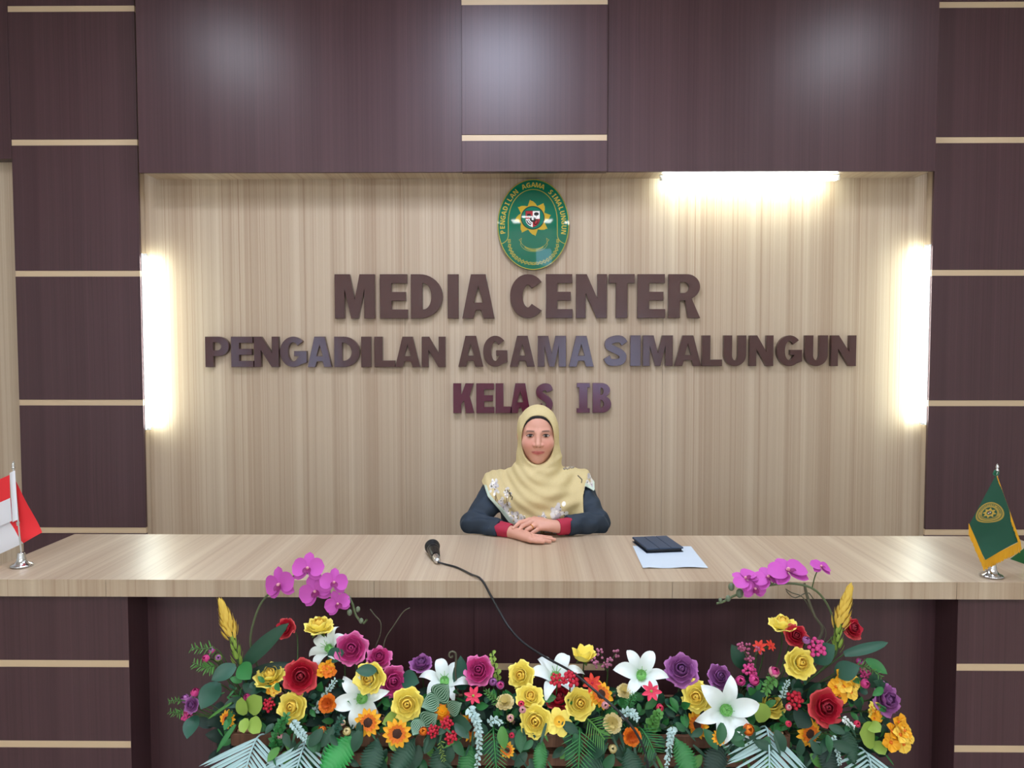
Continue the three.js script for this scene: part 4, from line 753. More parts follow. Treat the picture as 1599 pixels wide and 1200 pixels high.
[
  ['strap_leaf', 'long dark green strap leaf beside the left yellow plume', LONG, F.dkleaf, [381, 1040], [443, 976], 2.14, 2.12, 1.5],
  ['strap_leaf', 'long bluish strap leaf pointing right at the far right', LONG, F.blueleaf, [1318, 1022], [1389, 1004], 2.1, 2.08, 1.4],
  ['strap_leaf', 'long dark leaf lying level above the large left red rose', LONG, F.deep, [395, 1048], [453, 1036], 2.14, 2.14, 1.3],
  ['strap_leaf', 'thin pale grass leaf at the left below the purple rose', LONG, F.grass, [362, 1098], [322, 1124], 2.08, 2.06, .6],
  ['strap_leaf', 'narrow green leaf hanging left of the left palm fronds', LONG, F.leaf, [368, 1132], [336, 1176], 2.06, 2.02, 1],
  ['broad_leaf', 'broad dark leaf on the far left under the grass sprig', LEAF, F.blueleaf, [368, 1040], [330, 1062], 2.12, 2.08, 1.2],
  ['broad_leaf', 'broad dark leaf sloping down to the far left purple rose', LEAF, F.blueleaf, [341, 1066], [313, 1106], 2.12, 2.06, 1.4],
  ['broad_leaf', 'green leaf hanging lowest on the far left', LEAF, F.blueleaf, [306, 1118], [291, 1152], 2.1, 2.04, 1.2],
  ['broad_leaf', 'bright green pointed leaf right of the left plume base', LEAF, F.leaf, [376, 1038], [389, 1060], 2.12, 2.08, 1.6],
  ['broad_leaf', 'dark leaf between the left lily and magenta rose', LEAF, F.blueleaf, [512, 1028], [536, 1018], 2.12, 2.1, 1.3],
  ['broad_leaf', 'dark leaf in front of the middle magenta rose', LEAF, F.blueleaf, [588, 1047], [556, 1048], 2.06, 2.04, 1.1],
  ['broad_leaf', 'dark leaf right of the lowest left magenta rose', LEAF, F.blueleaf, [628, 1058], [652, 1066], 2.12, 2.08, 1.5],
  ['broad_leaf', 'dark leaf left of the lone magenta rose', LEAF, F.blueleaf, [722, 1078], [719, 1028], 2.14, 2.12, .9],
  ['broad_leaf', 'dark leaf covering part of the sideways sunflower', LEAF, F.dkleaf, [705, 1134], [734, 1136], 2.02, 1.98, 1.6],
  ['broad_leaf', 'dark leaf right of the largest white lily', LEAF, F.blueleaf, [1172, 1110], [1180, 1066], 2.1, 2.08, 1],
  ['broad_leaf', 'dark upright leaf left of the upper right pink heather', LEAF, F.dkleaf, [1160, 1044], [1144, 1008], 2.16, 2.16, 1.1],
  ['broad_leaf', 'grey green leaf right of the upper right yellow rose', LEAF, F.blueleaf, [1266, 1030], [1302, 1010], 2.12, 2.08, 1.5],
  ['broad_leaf', 'grey green leaf above the upper orange cluster', LEAF, F.blueleaf, [1304, 1052], [1341, 1042], 2.1, 2.06, 1.4],
  ['broad_leaf', 'pointed leaf drooping at the far right above the purple rose', LEAF, F.leaf, [1352, 1030], [1386, 1052], 2.12, 2.08, .9],
  ['broad_leaf', 'dark leaf below the right red rose', LEAF, F.deep, [1256, 1112], [1248, 1136], 2.06, 2.02, 2],
  ['broad_leaf', 'light green leaf under the left sunflowers', LEAF, F.lime, [610, 1150], [626, 1176], 2.03, 2.0, 1.2],
  ['broad_leaf', 'yellow green leaf under the left round yellow rose', LEAF, F.lime, [632, 1118], [598, 1130], 2.06, 2.02, 1.3],
  ['broad_leaf', 'dark wide leaf under the cream chrysanthemum', LEAF, F.dkleaf, [918, 1165], [946, 1168], 2.02, 1.98, 1.8],
  ['round_leaf', 'pale green round leaf at the left below the flat yellow rose', ROUNDL, F.lime, [388, 1112], [406, 1090], 2.08, 2.06, 1],
  ['round_leaf', 'pale green round leaf left of the red berries on the left', ROUNDL, F.lime, [380, 1118], [376, 1092], 2.08, 2.06, .7],
  ['round_leaf', 'pale green round leaf hanging above the left palm fronds', ROUNDL, F.lime, [392, 1122], [404, 1144], 2.06, 2.02, .9],
  ['round_leaf', 'pale green round leaf beside the small left sunflower', ROUNDL, F.lime, [382, 1122], [380, 1144], 2.06, 2.02, .8],
  ['round_leaf', 'light green round leaf in front of the shaded right yellow rose', ROUNDL, F.lime, [1194, 1128], [1186, 1100], 2.06, 2.04, .9],
  ['round_leaf', 'light green round leaf left of the lowest right cluster', ROUNDL, F.lime, [1366, 1150], [1346, 1146], 2.06, 2.02, 1.2],
  ['round_leaf', 'light green round leaf under the lowest right cluster', ROUNDL, F.lime, [1364, 1158], [1382, 1178], 2.06, 2.02, 1],
  ['round_leaf', 'light green round leaf right above the lowest right cluster', ROUNDL, F.lime, [1356, 1130], [1374, 1142], 2.06, 2.02, 1.1],
  ['striped_leaf', 'green leaf with white stripes below the left of centre lily', LEAF, striped, [688, 1092], [660, 1104], 2.06, 2.02, 1.6],
  ['striped_leaf', 'striped leaf directly under the left of centre lily', LEAF, striped, [680, 1094], [698, 1072], 2.06, 2.03, 1.6],
  ['striped_leaf', 'striped leaf right of the orange pompon', LEAF, striped, [699, 1112], [718, 1100], 2.04, 2.0, 1.2],
  ['striped_leaf', 'striped leaf above the orange bud', LEAF, striped, [658, 1134], [680, 1118], 2.04, 2.0, 1.4],
  ['striped_leaf', 'striped leaf left of the orange bud', LEAF, striped, [660, 1122], [645, 1148], 2.04, 2.0, 1.5],
  ['striped_leaf', 'striped leaf hanging below the orange bud', LEAF, striped, [672, 1148], [666, 1172], 2.04, 2.0, 1.1],
  ['serrated_leaf', 'bright green serrated leaf low left of the sunflowers', SERR, fab(0x2f9a4a, .45), [556, 1148], [502, 1208], 2.02, 1.94, 1.3],
  ['serrated_leaf', 'dark green serrated leaf below the left sunflowers', SERR, F.dkleaf, [590, 1152], [572, 1212], 2.04, 1.95, 1.2],
  ['serrated_leaf', 'dark green serrated leaf under the lowest left sunflower', SERR, F.dkleaf, [648, 1152], [612, 1210], 2.03, 1.95, 1.1],
  ['serrated_leaf', 'green serrated leaf in the centre hanging below the daffodil', SERR, F.leaf, [846, 1154], [842, 1206], 2.02, 1.95, .9],
  ['serrated_leaf', 'green serrated leaf hanging left of the pale blue spike', SERR, F.dkleaf, [690, 1160], [684, 1222], 2.03, 1.96, 1.3],
  ['serrated_leaf', 'wide green leaf hanging right of the red berries', SERR, F.leaf, [736, 1164], [724, 1222], 2.03, 1.96, 1.1],
  ['serrated_leaf', 'green ribbed leaf right of the right pale blue spike', SERR, F.leaf, [1054, 1152], [1084, 1212], 2.02, 1.94, 1.1],
  ['serrated_leaf', 'dark ribbed leaf low under the cream bud', SERR, F.dkleaf, [944, 1176], [910, 1216], 2.02, 1.95, 1.3],
  ['serrated_leaf', 'dark ribbed leaf low under the orange pompon right of centre', SERR, F.dkleaf, [980, 1168], [996, 1222], 2.0, 1.94, 1.4],
  ['serrated_leaf', 'dark leaf low left of the right palm frond', SERR, F.deep, [1128, 1160], [1110, 1216], 2.02, 1.95, 1.3],
  ['serrated_leaf', 'dark leaf low below the right sunflower', SERR, F.deep, [1286, 1156], [1304, 1212], 2.04, 1.97, 1.3],
  ['serrated_leaf', 'dark leaf low at the right above the far right frond', SERR, F.dkleaf, [1318, 1134], [1338, 1190], 2.05, 1.98, 1.0],
].forEach(([n, l, g, m, a, b, d0, d1, w]) => leafThing(n, l, g, m, a, b, d0, d1, V(0, .45, 1), w));

// palm fronds: a rib with narrow leaflets on both sides
function frond(label, a, b, d0, d1, n, len, mat) {
  const A = at(a[0], a[1], d0), B = at(b[0], b[1], d1), t = thing('palm_frond', label, 'leaf', A.toArray(), 'palm fronds in the arrangement');
  const D = B.clone().sub(A), side = V(0, 0, 1).cross(D).normalize(), r = rootOf(A).sub(A), C = D.clone().multiplyScalar(.5).add(V(0, .012, .02));
  mesh('rib', tube([r, r.clone().multiplyScalar(.4), V(0, 0, 0), C, D], .0024, 24, 5), mat, t);
  for (let i = 0; i < n; i++) for (const s of [-1, 1]) {
    const f = (i + .3) / n, p = f < .5 ? C.clone().multiplyScalar(f * 2) : C.clone().lerp(D, f * 2 - 1), dir = side.clone().multiplyScalar(s * .86).addScaledVector(D.clone().normalize(), .5 + f * .35).add(V(0, rr(-.06, .06), .12 + rr(-.12, .12)));
    const o = mesh('leaflet', FROND, mat, t); o.position.copy(p); orient(o, dir, V(0, .5, 1)); o.scale.setScalar(len * (1 - .4 * f * f) * rr(.92, 1.05));
  }
}
frond('pale palm frond at the lower left corner of the arrangement', [402, 1152], [372, 1262], 2.02, 1.92, 17, .15, F.pale);
frond('pale palm frond right of another one at the lower left', [478, 1158], [452, 1262], 2.02, 1.92, 15, .125, F.pale);
frond('pale palm frond under the largest white lily', [1197, 1137], [1198, 1262], 2.04, 1.92, 18, .13, F.pale);
frond('pale palm frond at the lower far right', [1350, 1172], [1364, 1270], 2.03, 1.93, 14, .12, F.pale);
frond('small dark frond hanging in the centre left', [770, 1136], [776, 1212], 2.03, 1.96, 12, .05, F.leaf);
frond('small green frond below the daffodil in the centre', [905, 1140], [902, 1214], 2.02, 1.95, 12, .055, F.leaf);
frond('small green frond right of the cable low in the centre', [1000, 1138], [1022, 1176], 2.02, 1.96, 10, .05, F.leaf);
frond('small green frond left of the cream chrysanthemum', [918, 1124], [944, 1156], 2.03, 1.97, 9, .05, F.grass);

// pale blue spikes and heather
function spike(name, label, cat, pts, d, mat, n, len, wid) {
  const P = pts.map((p, i) => at(p[0], p[1], d - .012 * i)), t = thing(name, label, cat, P[0].toArray(), 'leafy spikes in the arrangement'), c = new THREE.CatmullRomCurve3(P.map(p => p.clone().sub(P[0])));
  const r = rootOf(P[0]).sub(P[0]);
  mesh('stem', tube([r, r.clone().multiplyScalar(.4), ...P.map(p => p.clone().sub(P[0]))], .0018, 30, 5), F.stem, t);
  for (let i = 0; i < n; i++) { const f = i / n, p = c.getPoint(f), tg = c.getTangent(f), an = i * 2.4, s1 = V(0, 0, 1).cross(tg).normalize(), s2 = tg.clone().cross(s1); const out = s1.multiplyScalar(Math.cos(an)).addScaledVector(s2, Math.sin(an)); const o = mesh('leaflet', wid, mat, t); o.position.copy(p); orient(o, tg.clone().multiplyScalar(.5).addScaledVector(out, 1), V(0, .6, 1)); o.scale.setScalar(len * rr(.8, 1.15) * (1 - .4 * f)); }
}
spike('pale_spike', 'pale blue leafy spike hanging left of the centre', 'leaf', [[732, 1106], [744, 1128], [748, 1160], [744, 1205]], 2.02, F.grey, 70, .018, LEAF);
spike('pale_spike', 'pale blue leafy spike hanging right of the cable', 'leaf', [[1050, 1136], [1046, 1160], [1040, 1208]], 2.0, F.grey, 60, .016, LEAF);
spike('pale_spike', 'pale blue leafy spike left of the orange pompon on the left', 'leaf', [[492, 1112], [512, 1080], [524, 1062]], 2.1, F.grey, 40, .015, LEAF);
spike('pale_spike', 'pale blue leafy spike drooping over the left palm fronds', 'leaf', [[456, 1128], [470, 1146], [484, 1162]], 2.02, F.grey, 50, .017, LEAF);
spike('pale_spike', 'pale blue leafy spike under the cable beside the chrysanthemum', 'leaf', [[970, 1118], [984, 1112], [996, 1124]], 2.03, F.grey, 36, .018, LEAF);
spike('pale_spike', 'pale blue leafy spike above the small centre sunflower', 'leaf', [[764, 1130], [774, 1124], [782, 1130]], 2.03, F.grey, 24, .015, LEAF);
spike('pale_spike', 'small pale spike hanging below the right sunflower', 'leaf', [[1300, 1150], [1308, 1174], [1312, 1196]], 2.02, F.grey, 40, .012, LEAF);
spike('pale_spike', 'small pale spike right of the right red rose', 'leaf', [[1316, 1122], [1326, 1130], [1334, 1138]], 2.03, F.white, 26, .012, LEAF);
spike('pale_spike', 'small pale spike left of the right red berries', 'leaf', [[1222, 1090], [1226, 1074], [1232, 1064]], 2.08, F.grey, 30, .012, LEAF);
spike('green_sprig', 'bright green grass sprig at the far left above the pink buds', 'leaf', [[338, 1014], [318, 1014], [298, 1013]], 2.12, F.grass, 22, .026, STRIP);
spike('green_sprig', 'bright green grass sprig at the far left below the pink buds', 'leaf', [[336, 1040], [322, 1044], [302, 1036]], 2.1, F.grass, 34, .03, STRIP);
spike('green_sprig', 'small bright green sprig left of the far left purple rose', 'leaf', [[284, 1094], [274, 1094], [263, 1096]], 2.1, F.grass, 18, .016, STRIP);
spike('green_sprig', 'small bright green sprig lowest on the far left', 'leaf', [[286, 1110], [278, 1115], [264, 1112]], 2.1, F.grass, 22, .02, STRIP);
spike('green_sprig', 'yellow green sprig hanging under the red berries', 'leaf', [[688, 1158], [690, 1176], [694, 1190]], 2.0, F.lime, 20, .014, STRIP);
spike('green_sprig', 'bright green sprig right of the violet bud at the right', 'leaf', [[1338, 1040], [1356, 1044], [1378, 1058]], 2.1, F.grass, 26, .02, STRIP);
spike('green_sprig', 'bright green sprig under the upper right yellow rose', 'leaf', [[1210, 1060], [1200, 1070], [1194, 1082]], 2.08, F.grass, 22, .022, LEAF);
spike('green_sprig', 'curly green sprig rising right of the lone magenta rose', 'leaf', [[778, 1062], [772, 1040], [768, 1018]], 2.14, F.lime, 18, .018, ROUNDL);
spike('green_sprig', 'green needle sprig left of the cream open flower', 'leaf', [[778, 1098], [768, 1088], [760, 1080]], 2.06, F.grass, 40, .018, STRIP);
spike('green_sprig', 'green needle sprig under the centre right lily', 'leaf', [[980, 1108], [984, 1096], [990, 1086]], 2.05, F.leaf, 50, .02, STRIP);
spike('green_sprig', 'green curly sprig left of the right pale blue spike', 'leaf', [[1016, 1140], [1022, 1124], [1030, 1114]], 2.03, F.grass, 26, .022, ROUNDL);
spike('green_sprig', 'green sprig at the pink bud above the palm frond', 'leaf', [[430, 1168], [436, 1140], [448, 1118]], 2.03, F.leaf, 50, .024, LEAF);
spike('green_sprig', 'green sprig right of the orange bud low on the left', 'leaf', [[520, 1150], [528, 1136], [534, 1120]], 2.03, F.blueleaf, 40, .018, LEAF);
function heather(label, px, py, d, mat) {
  const p = at(px, py, d), t = thing('pink_heather', label, 'flower', p.toArray(), 'pink heather sprigs'), r = rootOf(p).sub(p);
  for (let i = 0; i < 7; i++) { const e = V(rr(-.045, .045), rr(.0, .06), rr(-.02, .03)); mesh('stalk', tube([r.clone().multiplyScalar(.3), V(0, -.02, 0), e.clone().multiplyScalar(.6), e], .0011, 8, 4), F.stem, t); for (let k = 0; k < 6; k++) { const o = mesh('tiny_bud', BERRY, mat, t); o.position.copy(e).add(V(rr(-.009, .009), rr(-.012, .01), rr(-.006, .006))); o.scale.setScalar(.036); } }
  mesh('stem', tube([r, r.clone().multiplyScalar(.3), V(0, -.02, 0)], .002, 8, 5), F.stem, t);
}
heather('pink heather sprig standing up left of the centre right lily', 949, 1040, 2.16, fab(0xb66f8d));
heather('pink heather sprig upper right above the magenta buds', 1174, 1032, 2.14, fab(0xb35a80));

// bare twigs
[['thin curled twig rising at the left behind the magenta roses', [[586, 1014], [594, 990], [594, 972], [584, 960], [578, 952]], 2.2],
['thin straight twig leaning right behind the left magenta roses', [[600, 1004], [616, 976], [632, 954], [640, 950]], 2.2],
['brown fiddlehead curl above the left of centre lily', [[711, 1046], [712, 1030], [711, 1020], [706, 1018], [701.5, 1021], [702, 1026.5], [706, 1027], [707, 1024]], 2.12],
['thick bare twig rising to the right orchid spray', [[1284, 984], [1272, 962], [1260, 930], [1256, 912]], 2.16],
['thin looped twig under the right orchid spray', [[1290, 990], [1270, 960], [1252, 932], [1236, 926], [1226, 920], [1240, 934], [1262, 926], [1270, 936]], 2.17],
].forEach(([l, p, d], i) => { const P = p.map(q => at(q[0], q[1], d)), r = rootOf(P[0]); tag(mesh('bare_twig', tube([r, r.clone().lerp(P[0], .6), ...P], i === 3 ? .004 : i === 2 ? .0028 : .0016, 60, 6), F.twig, scene, true), l, 'twig', 'bare twigs in the arrangement'); });

// dense filler leaves that nobody could count
{
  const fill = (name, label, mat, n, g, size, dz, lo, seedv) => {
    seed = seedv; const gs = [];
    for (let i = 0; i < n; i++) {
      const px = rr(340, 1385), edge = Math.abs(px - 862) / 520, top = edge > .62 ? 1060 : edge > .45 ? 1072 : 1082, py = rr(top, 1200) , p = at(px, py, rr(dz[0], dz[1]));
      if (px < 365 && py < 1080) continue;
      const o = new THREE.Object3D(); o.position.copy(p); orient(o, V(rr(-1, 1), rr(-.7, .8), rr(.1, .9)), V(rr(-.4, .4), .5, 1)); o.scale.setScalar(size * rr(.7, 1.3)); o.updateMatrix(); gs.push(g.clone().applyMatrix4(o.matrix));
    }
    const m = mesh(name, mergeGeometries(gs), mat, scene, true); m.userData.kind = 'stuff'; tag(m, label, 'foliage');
  };
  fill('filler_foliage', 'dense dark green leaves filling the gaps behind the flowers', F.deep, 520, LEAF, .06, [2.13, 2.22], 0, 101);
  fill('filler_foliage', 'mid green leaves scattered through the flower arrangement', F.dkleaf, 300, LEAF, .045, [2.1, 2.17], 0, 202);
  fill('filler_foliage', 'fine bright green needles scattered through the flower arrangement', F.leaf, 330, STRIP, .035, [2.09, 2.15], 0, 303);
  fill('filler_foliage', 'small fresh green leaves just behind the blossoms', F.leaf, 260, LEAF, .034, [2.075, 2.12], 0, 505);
  seed = 606;
  for (const [mat, label, n] of [[F.dkleaf, 'dark green leaves hanging over the front of the planter', 150], [F.grass, 'lighter green leaves hanging over the front of the planter', 26], [F.dkleaf2, 'mid green leaves hanging over the front of the planter', 60]]) {
    const gs = [];
    for (let i = 0; i < n; i++) { const o = new THREE.Object3D(); o.position.copy(at(rr(420, 1330), rr(1128, 1190), rr(2.0, 2.04))); orient(o, V(rr(-.8, .8), rr(-1, -.1), rr(.1, .5)), V(rr(-.3, .3), .4, 1)); o.scale.setScalar(rr(.03, .06)); o.updateMatrix(); gs.push((i % 2 ? LEAF : STRIP).clone().applyMatrix4(o.matrix)); }
    const m = mesh('hanging_foliage', mergeGeometries(gs), mat, scene, true); m.userData.kind = 'stuff'; tag(m, label, 'foliage');
  }
  fill('filler_foliage', 'tiny greyish leaves scattered through the flower arrangement', F.blueleaf, 160, ROUNDL, .026, [2.1, 2.15], 0, 404);
}

// ---------- the seated person ----------
function nets(f, lo, hi, h, col) {                                    // surface nets over a distance field
  const nx = Math.ceil((hi[0] - lo[0]) / h) + 1, ny = Math.ceil((hi[1] - lo[1]) / h) + 1, nz = Math.ceil((hi[2] - lo[2]) / h) + 1, S = new Float32Array(nx * ny * nz), id = (i, j, k) => (k * ny + j) * nx + i;
  for (let k = 0; k < nz; k++) for (let j = 0; j < ny; j++) for (let i = 0; i < nx; i++) S[id(i, j, k)] = f(lo[0] + i * h, lo[1] + j * h, lo[2] + k * h);
  const vid = new Int32Array(nx * ny * nz).fill(-1), pos = [], idx = [], cl = [];
  for (let k = 0; k < nz - 1; k++) for (let j = 0; j < ny - 1; j++) for (let i = 0; i < nx - 1; i++) {
    let n = 0, x = 0, y = 0, z = 0, m = 0;
    for (let c = 0; c < 8; c++) if (S[id(i + (c & 1), j + ((c >> 1) & 1), k + (c >> 2))] < 0) m |= 1 << c;
    if (m === 0 || m === 255) continue;
    for (let a = 0; a < 8; a++) for (const b of [1, 2, 4]) { const e = a | b; if (e === a) continue; if (((m >> a) & 1) === ((m >> e) & 1)) continue; const sa = S[id(i + (a & 1), j + ((a >> 1) & 1), k + (a >> 2))], sb = S[id(i + (e & 1), j + ((e >> 1) & 1), k + (e >> 2))], t = sa / (sa - sb); x += (a & 1) + t * ((e & 1) - (a & 1)); y += ((a >> 1) & 1) + t * (((e >> 1) & 1) - ((a >> 1) & 1)); z += (a >> 2) + t * ((e >> 2) - (a >> 2)); n++; }
    vid[id(i, j, k)] = pos.length / 3; pos.push(lo[0] + (i + x / n) * h, lo[1] + (j + y / n) * h, lo[2] + (k + z / n) * h);
  }
  const quad = (a, b, c, d, flip) => { if (a < 0 || b < 0 || c < 0 || d < 0) return; flip ? idx.push(a, c, b, a, d, c) : idx.push(a, b, c, a, c, d); };
  for (let k = 1; k < nz - 1; k++) for (let j = 1; j < ny - 1; j++) for (let i = 1; i < nx - 1; i++) {
    const s = S[id(i, j, k)] < 0;
    if (s !== S[id(i + 1, j, k)] < 0) quad(vid[id(i, j - 1, k - 1)], vid[id(i, j, k - 1)], vid[id(i, j, k)], vid[id(i, j - 1, k)], !s);
    if (s !== S[id(i, j + 1, k)] < 0) quad(vid[id(i - 1, j, k - 1)], vid[id(i - 1, j, k)], vid[id(i, j, k)], vid[id(i, j, k - 1)], !s);
    if (s !== S[id(i, j, k + 1)] < 0) quad(vid[id(i - 1, j - 1, k)], vid[id(i, j - 1, k)], vid[id(i, j, k)], vid[id(i - 1, j, k)], !s);
  }
  const g = new THREE.BufferGeometry(); g.setAttribute('position', new THREE.Float32BufferAttribute(pos, 3)); g.setIndex(idx);
  const nr = new Float32Array(pos.length), e = h * .5;
  for (let i = 0; i < pos.length; i += 3) { const [x, y, z] = [pos[i], pos[i + 1], pos[i + 2]]; const q = V(f(x + e, y, z) - f(x - e, y, z), f(x, y + e, z) - f(x, y - e, z), f(x, y, z + e) - f(x, y, z - e)).normalize(); nr[i] = q.x; nr[i + 1] = q.y; nr[i + 2] = q.z; }
  g.setAttribute('normal', new THREE.BufferAttribute(nr, 3));
  if (col) { for (let i = 0; i < pos.length; i += 3) cl.push(...col(pos[i], pos[i + 1], pos[i + 2])); g.setAttribute('color', new THREE.Float32BufferAttribute(cl, 3)); }
  const uv = new Float32Array(pos.length / 3 * 2); for (let i = 0; i < pos.length / 3; i++) { uv[2 * i] = pos[3 * i]; uv[2 * i + 1] = pos[3 * i + 1]; } g.setAttribute('uv', new THREE.BufferAttribute(uv, 2));
  return g;
}
const len3 = (x, y, z) => Math.sqrt(x * x + y * y + z * z);
const ell = (x, y, z, c, r) => { const a = (x - c[0]) / r[0], b = (y - c[1]) / r[1], d = (z - c[2]) / r[2], k0 = len3(a, b, d), k1 = len3(a / r[0], b / r[1], d / r[2]); return k1 < 1e-9 ? -Math.min(...r) : k0 * (k0 - 1) / k1; };
const cap = (x, y, z, a, b, ra, rb) => { const dx = b[0] - a[0], dy = b[1] - a[1], dz = b[2] - a[2], px = x - a[0], py = y - a[1], pz = z - a[2]; let t = (px * dx + py * dy + pz * dz) / (dx * dx + dy * dy + dz * dz + 1e-12); t = Math.max(0, Math.min(1, t)); return len3(px - dx * t, py - dy * t, pz - dz * t) - (ra + (rb - ra) * t); };
const smin = (a, b, k) => { const h = Math.max(0, Math.min(1, .5 + .5 * (b - a) / k)); return b + (a - b) * h - k * h * (1 - h); };
const smax = (a, b, k) => -smin(-a, -b, k);
const lin = (r, g, b) => { const c = new THREE.Color().setRGB(r / 255, g / 255, b / 255, THREE.SRGBColorSpace); return [c.r, c.g, c.b]; };
{
  const HD = 3.10, O = at(839.5, 686, HD), px = HD / 1200, p = thing('person', 'person in a yellow headscarf and navy jacket seated with hands folded on the desk', 'person', O.toArray());
  const J = (x, y, d) => { const q = at(x, y, d).sub(O); return [q.x, q.y, q.z]; }, K = (x, y, h) => { const q = onLevel(x, y, h).sub(O); return [q.x, q.y, q.z]; };
  const skin = lin(212, 156, 134), lip = lin(196, 100, 98), brow = lin(96, 68, 58), mouth = lin(110, 45, 48);
  const mix3 = (a, b, t) => a.map((v, i) => v + (b[i] - v) * t), st = (a, b, v) => { const t = Math.max(0, Math.min(1, (v - a) / (b - a))); return t * t * (3 - 2 * t); };
  // head and neck
  const headF = (x, y, z) => {
    const ax = Math.abs(x); let d = ell(x, y, z, [0, .032, -.012], [.073, .1, .09]);
    d = smin(d, ell(x, y, z, [0, -.032, .018], [.057, .063, .061]), .03);
    d = smin(d, ell(ax, y, z, [.033, -.012, .05], [.03, .028, .027]), .02);
    d = smin(d, ell(x, y, z, [0, -.078, .052], [.02, .016, .018]), .022);
    d = smin(d, cap(ax, y, z, [.01, .036, .072], [.04, .037, .06], .009, .008), .014);
    d = smax(d, -ell(ax, y, z, [.031, .022, .094], [.02, .0125, .02]), .012);
    d = smin(d, cap(x, y, z, [0, .026, .075], [0, -.012, .095], .0075, .0105), .012);
    d = smin(d, ell(ax, y, z, [.0125, -.0155, .084], [.008, .0065, .009]), .007);
    d = smax(d, -ell(ax, y, z, [.0062, -.0225, .093], [.0035, .0028, .005]), .003);
    d = smin(d, cap(ax, y, z, [0, -.0405, .0805], [.021, -.0425, .07], .005, .0025), .006);
    d = smin(d, cap(ax, y, z, [0, -.049, .079], [.017, -.0455, .071], .0058, .0025), .006);
    d = smax(d, -cap(ax, y, z, [0, -.0448, .0885], [.025, -.0422, .077], .0014, .001), .002);
    d = smin(d, ell(ax, y, z, [.074, .012, -.01], [.01, .026, .016]), .008);
    d = smin(d, cap(x, y, z, [0, -.05, -.012], [0, -.17, -.02], .05, .055), .02);
    return d;
  };
  const headCol = (x, y, z) => {
    const ax = Math.abs(x); let c = skin;
    c = mix3(c, lin(214, 138, 122), .45 * (1 - st(.012, .03, len3(ax - .036, y + .012, 0))));
    if (z > .05) {
      const by = .0405 - .0012 * Math.pow((ax - .03) / .012, 2); c = mix3(c, brow, .85 * (1 - st(.002, .0042, Math.abs(y - by))) * st(.012, .018, ax) * (1 - st(.043, .049, ax)));
      const lt = Math.max(0, 1 - ax / .0265), up = -.0385 - .0008 * Math.abs(ax - .005) / .01, lw = -.0445 - .0085 * Math.sqrt(lt); c = mix3(c, lip, .9 * st(lw - .001, lw + .001, y) * (1 - st(up - .001, up + .001, y)) * st(0, .08, lt));
      c = mix3(c, mouth, .8 * (1 - st(.0006, .0018, Math.abs(y + .0446 - .0026 * Math.pow(ax / .022, 2)))) * (1 - st(.022, .027, ax)));
      c = mix3(c, lin(120, 70, 58), .7 * (1 - st(.0015, .004, len3(ax - .0065, y + .0215, 0))));
    }
    return c;
  };
  // hands: upper hand (from the right of the picture) lies over the lower one
  const dT = DT + .0008;
  const hand = (wr, kn, mid, tip, r, th) => ({ wr, kn, mid, tip, r, th, w: .0195 });
  const up = hand(J(872, 823, 2.925), [J(827, 812.5, 2.93), J(832, 815, 2.92), J(838, 819, 2.912), J(843, 825, 2.9)], [J(812, 816.5, 2.915), J(816, 822, 2.9), J(823, 828, 2.89), J(831, 833, 2.886)], [J(801.5, 825.5, 2.895), J(804.5, 836, 2.875), J(812, 841, 2.87), J(820.5, 841, 2.872)], [.0088, .0088, .0083, .0075], [J(846, 812.5, 2.945), J(834, 810.5, 2.945), J(824, 814, 2.945)]);
  const lowH = .7835;
  const dn = hand(J(793, 830, 2.93), [K(828, 843.5, .79), K(830, 841.5, .792), K(829, 838.5, .793), K(826, 836, .794)], [K(838, 845.5, .788), K(846, 844, .789), K(848, 841.5, .789), K(845, 838.5, .789)], [K(848, 847, lowH), K(859, 846, lowH), K(866, 843, lowH), K(861, 840, lowH)], [.0085, .0085, .008, .0075], [K(814, 833, .795), K(824, 831, .795), K(832, 830.5, .793)]);
  const handF = h => (x, y, z) => {
    let d = 1e3; h.kn.forEach((k, i) => { d = smin(d, cap(x, y, z, h.wr, k, h.w, .0108), .012); });
    h.kn.forEach((k, i) => { let q = cap(x, y, z, k, h.mid[i], h.r[i] * 1.1, h.r[i]); q = smin(q, cap(x, y, z, h.mid[i], h.tip[i], h.r[i] * .98, h.r[i] * .78), .003); d = smin(d, q, .0035); });
    let q = cap(x, y, z, h.wr.map((v, i) => v * .55 + h.th[0][i] * .45), h.th[0], .014, .0105); q = smin(q, cap(x, y, z, h.th[0], h.th[1], .0105, .0092), .004); q = smin(q, cap(x, y, z, h.th[1], h.th[2], .0092, .0075), .004); d = smin(d, q, .007);
    return d;
  };
  const bounds = (h, m) => { const a = [h.wr, ...h.kn, ...h.mid, ...h.tip, ...h.th]; return [[0, 1, 2].map(i => Math.min(...a.map(v => v[i])) - m), [0, 1, 2].map(i => Math.max(...a.map(v => v[i])) + m)]; };
  const elL = J(738, 818, 3.0), elR = J(933, 815.5, 3.0), shL = [-.152, -.205, -.03], shR = [.158, -.2, -.03];
  const handCol = () => skin, geos = [nets(headF, [-.1, -.2, -.12], [.1, .15, .13], .003, headCol)];
  for (const h of [up, dn]) { const [lo, hi] = bounds(h, .03); geos.push(nets(handF(h), lo, hi, .0024, handCol)); }
  // body under the clothes: trunk, arms, legs
  const fy = -O.y, seat = .44 + fy;
  const hip = [0, seat + .1, -.06], kneeL = [-.13, .47 + fy, .3], kneeR = [.13, .47 + fy, .3], ankL = [-.13, .09 + fy, .27], ankR = [.13, .09 + fy, .27];
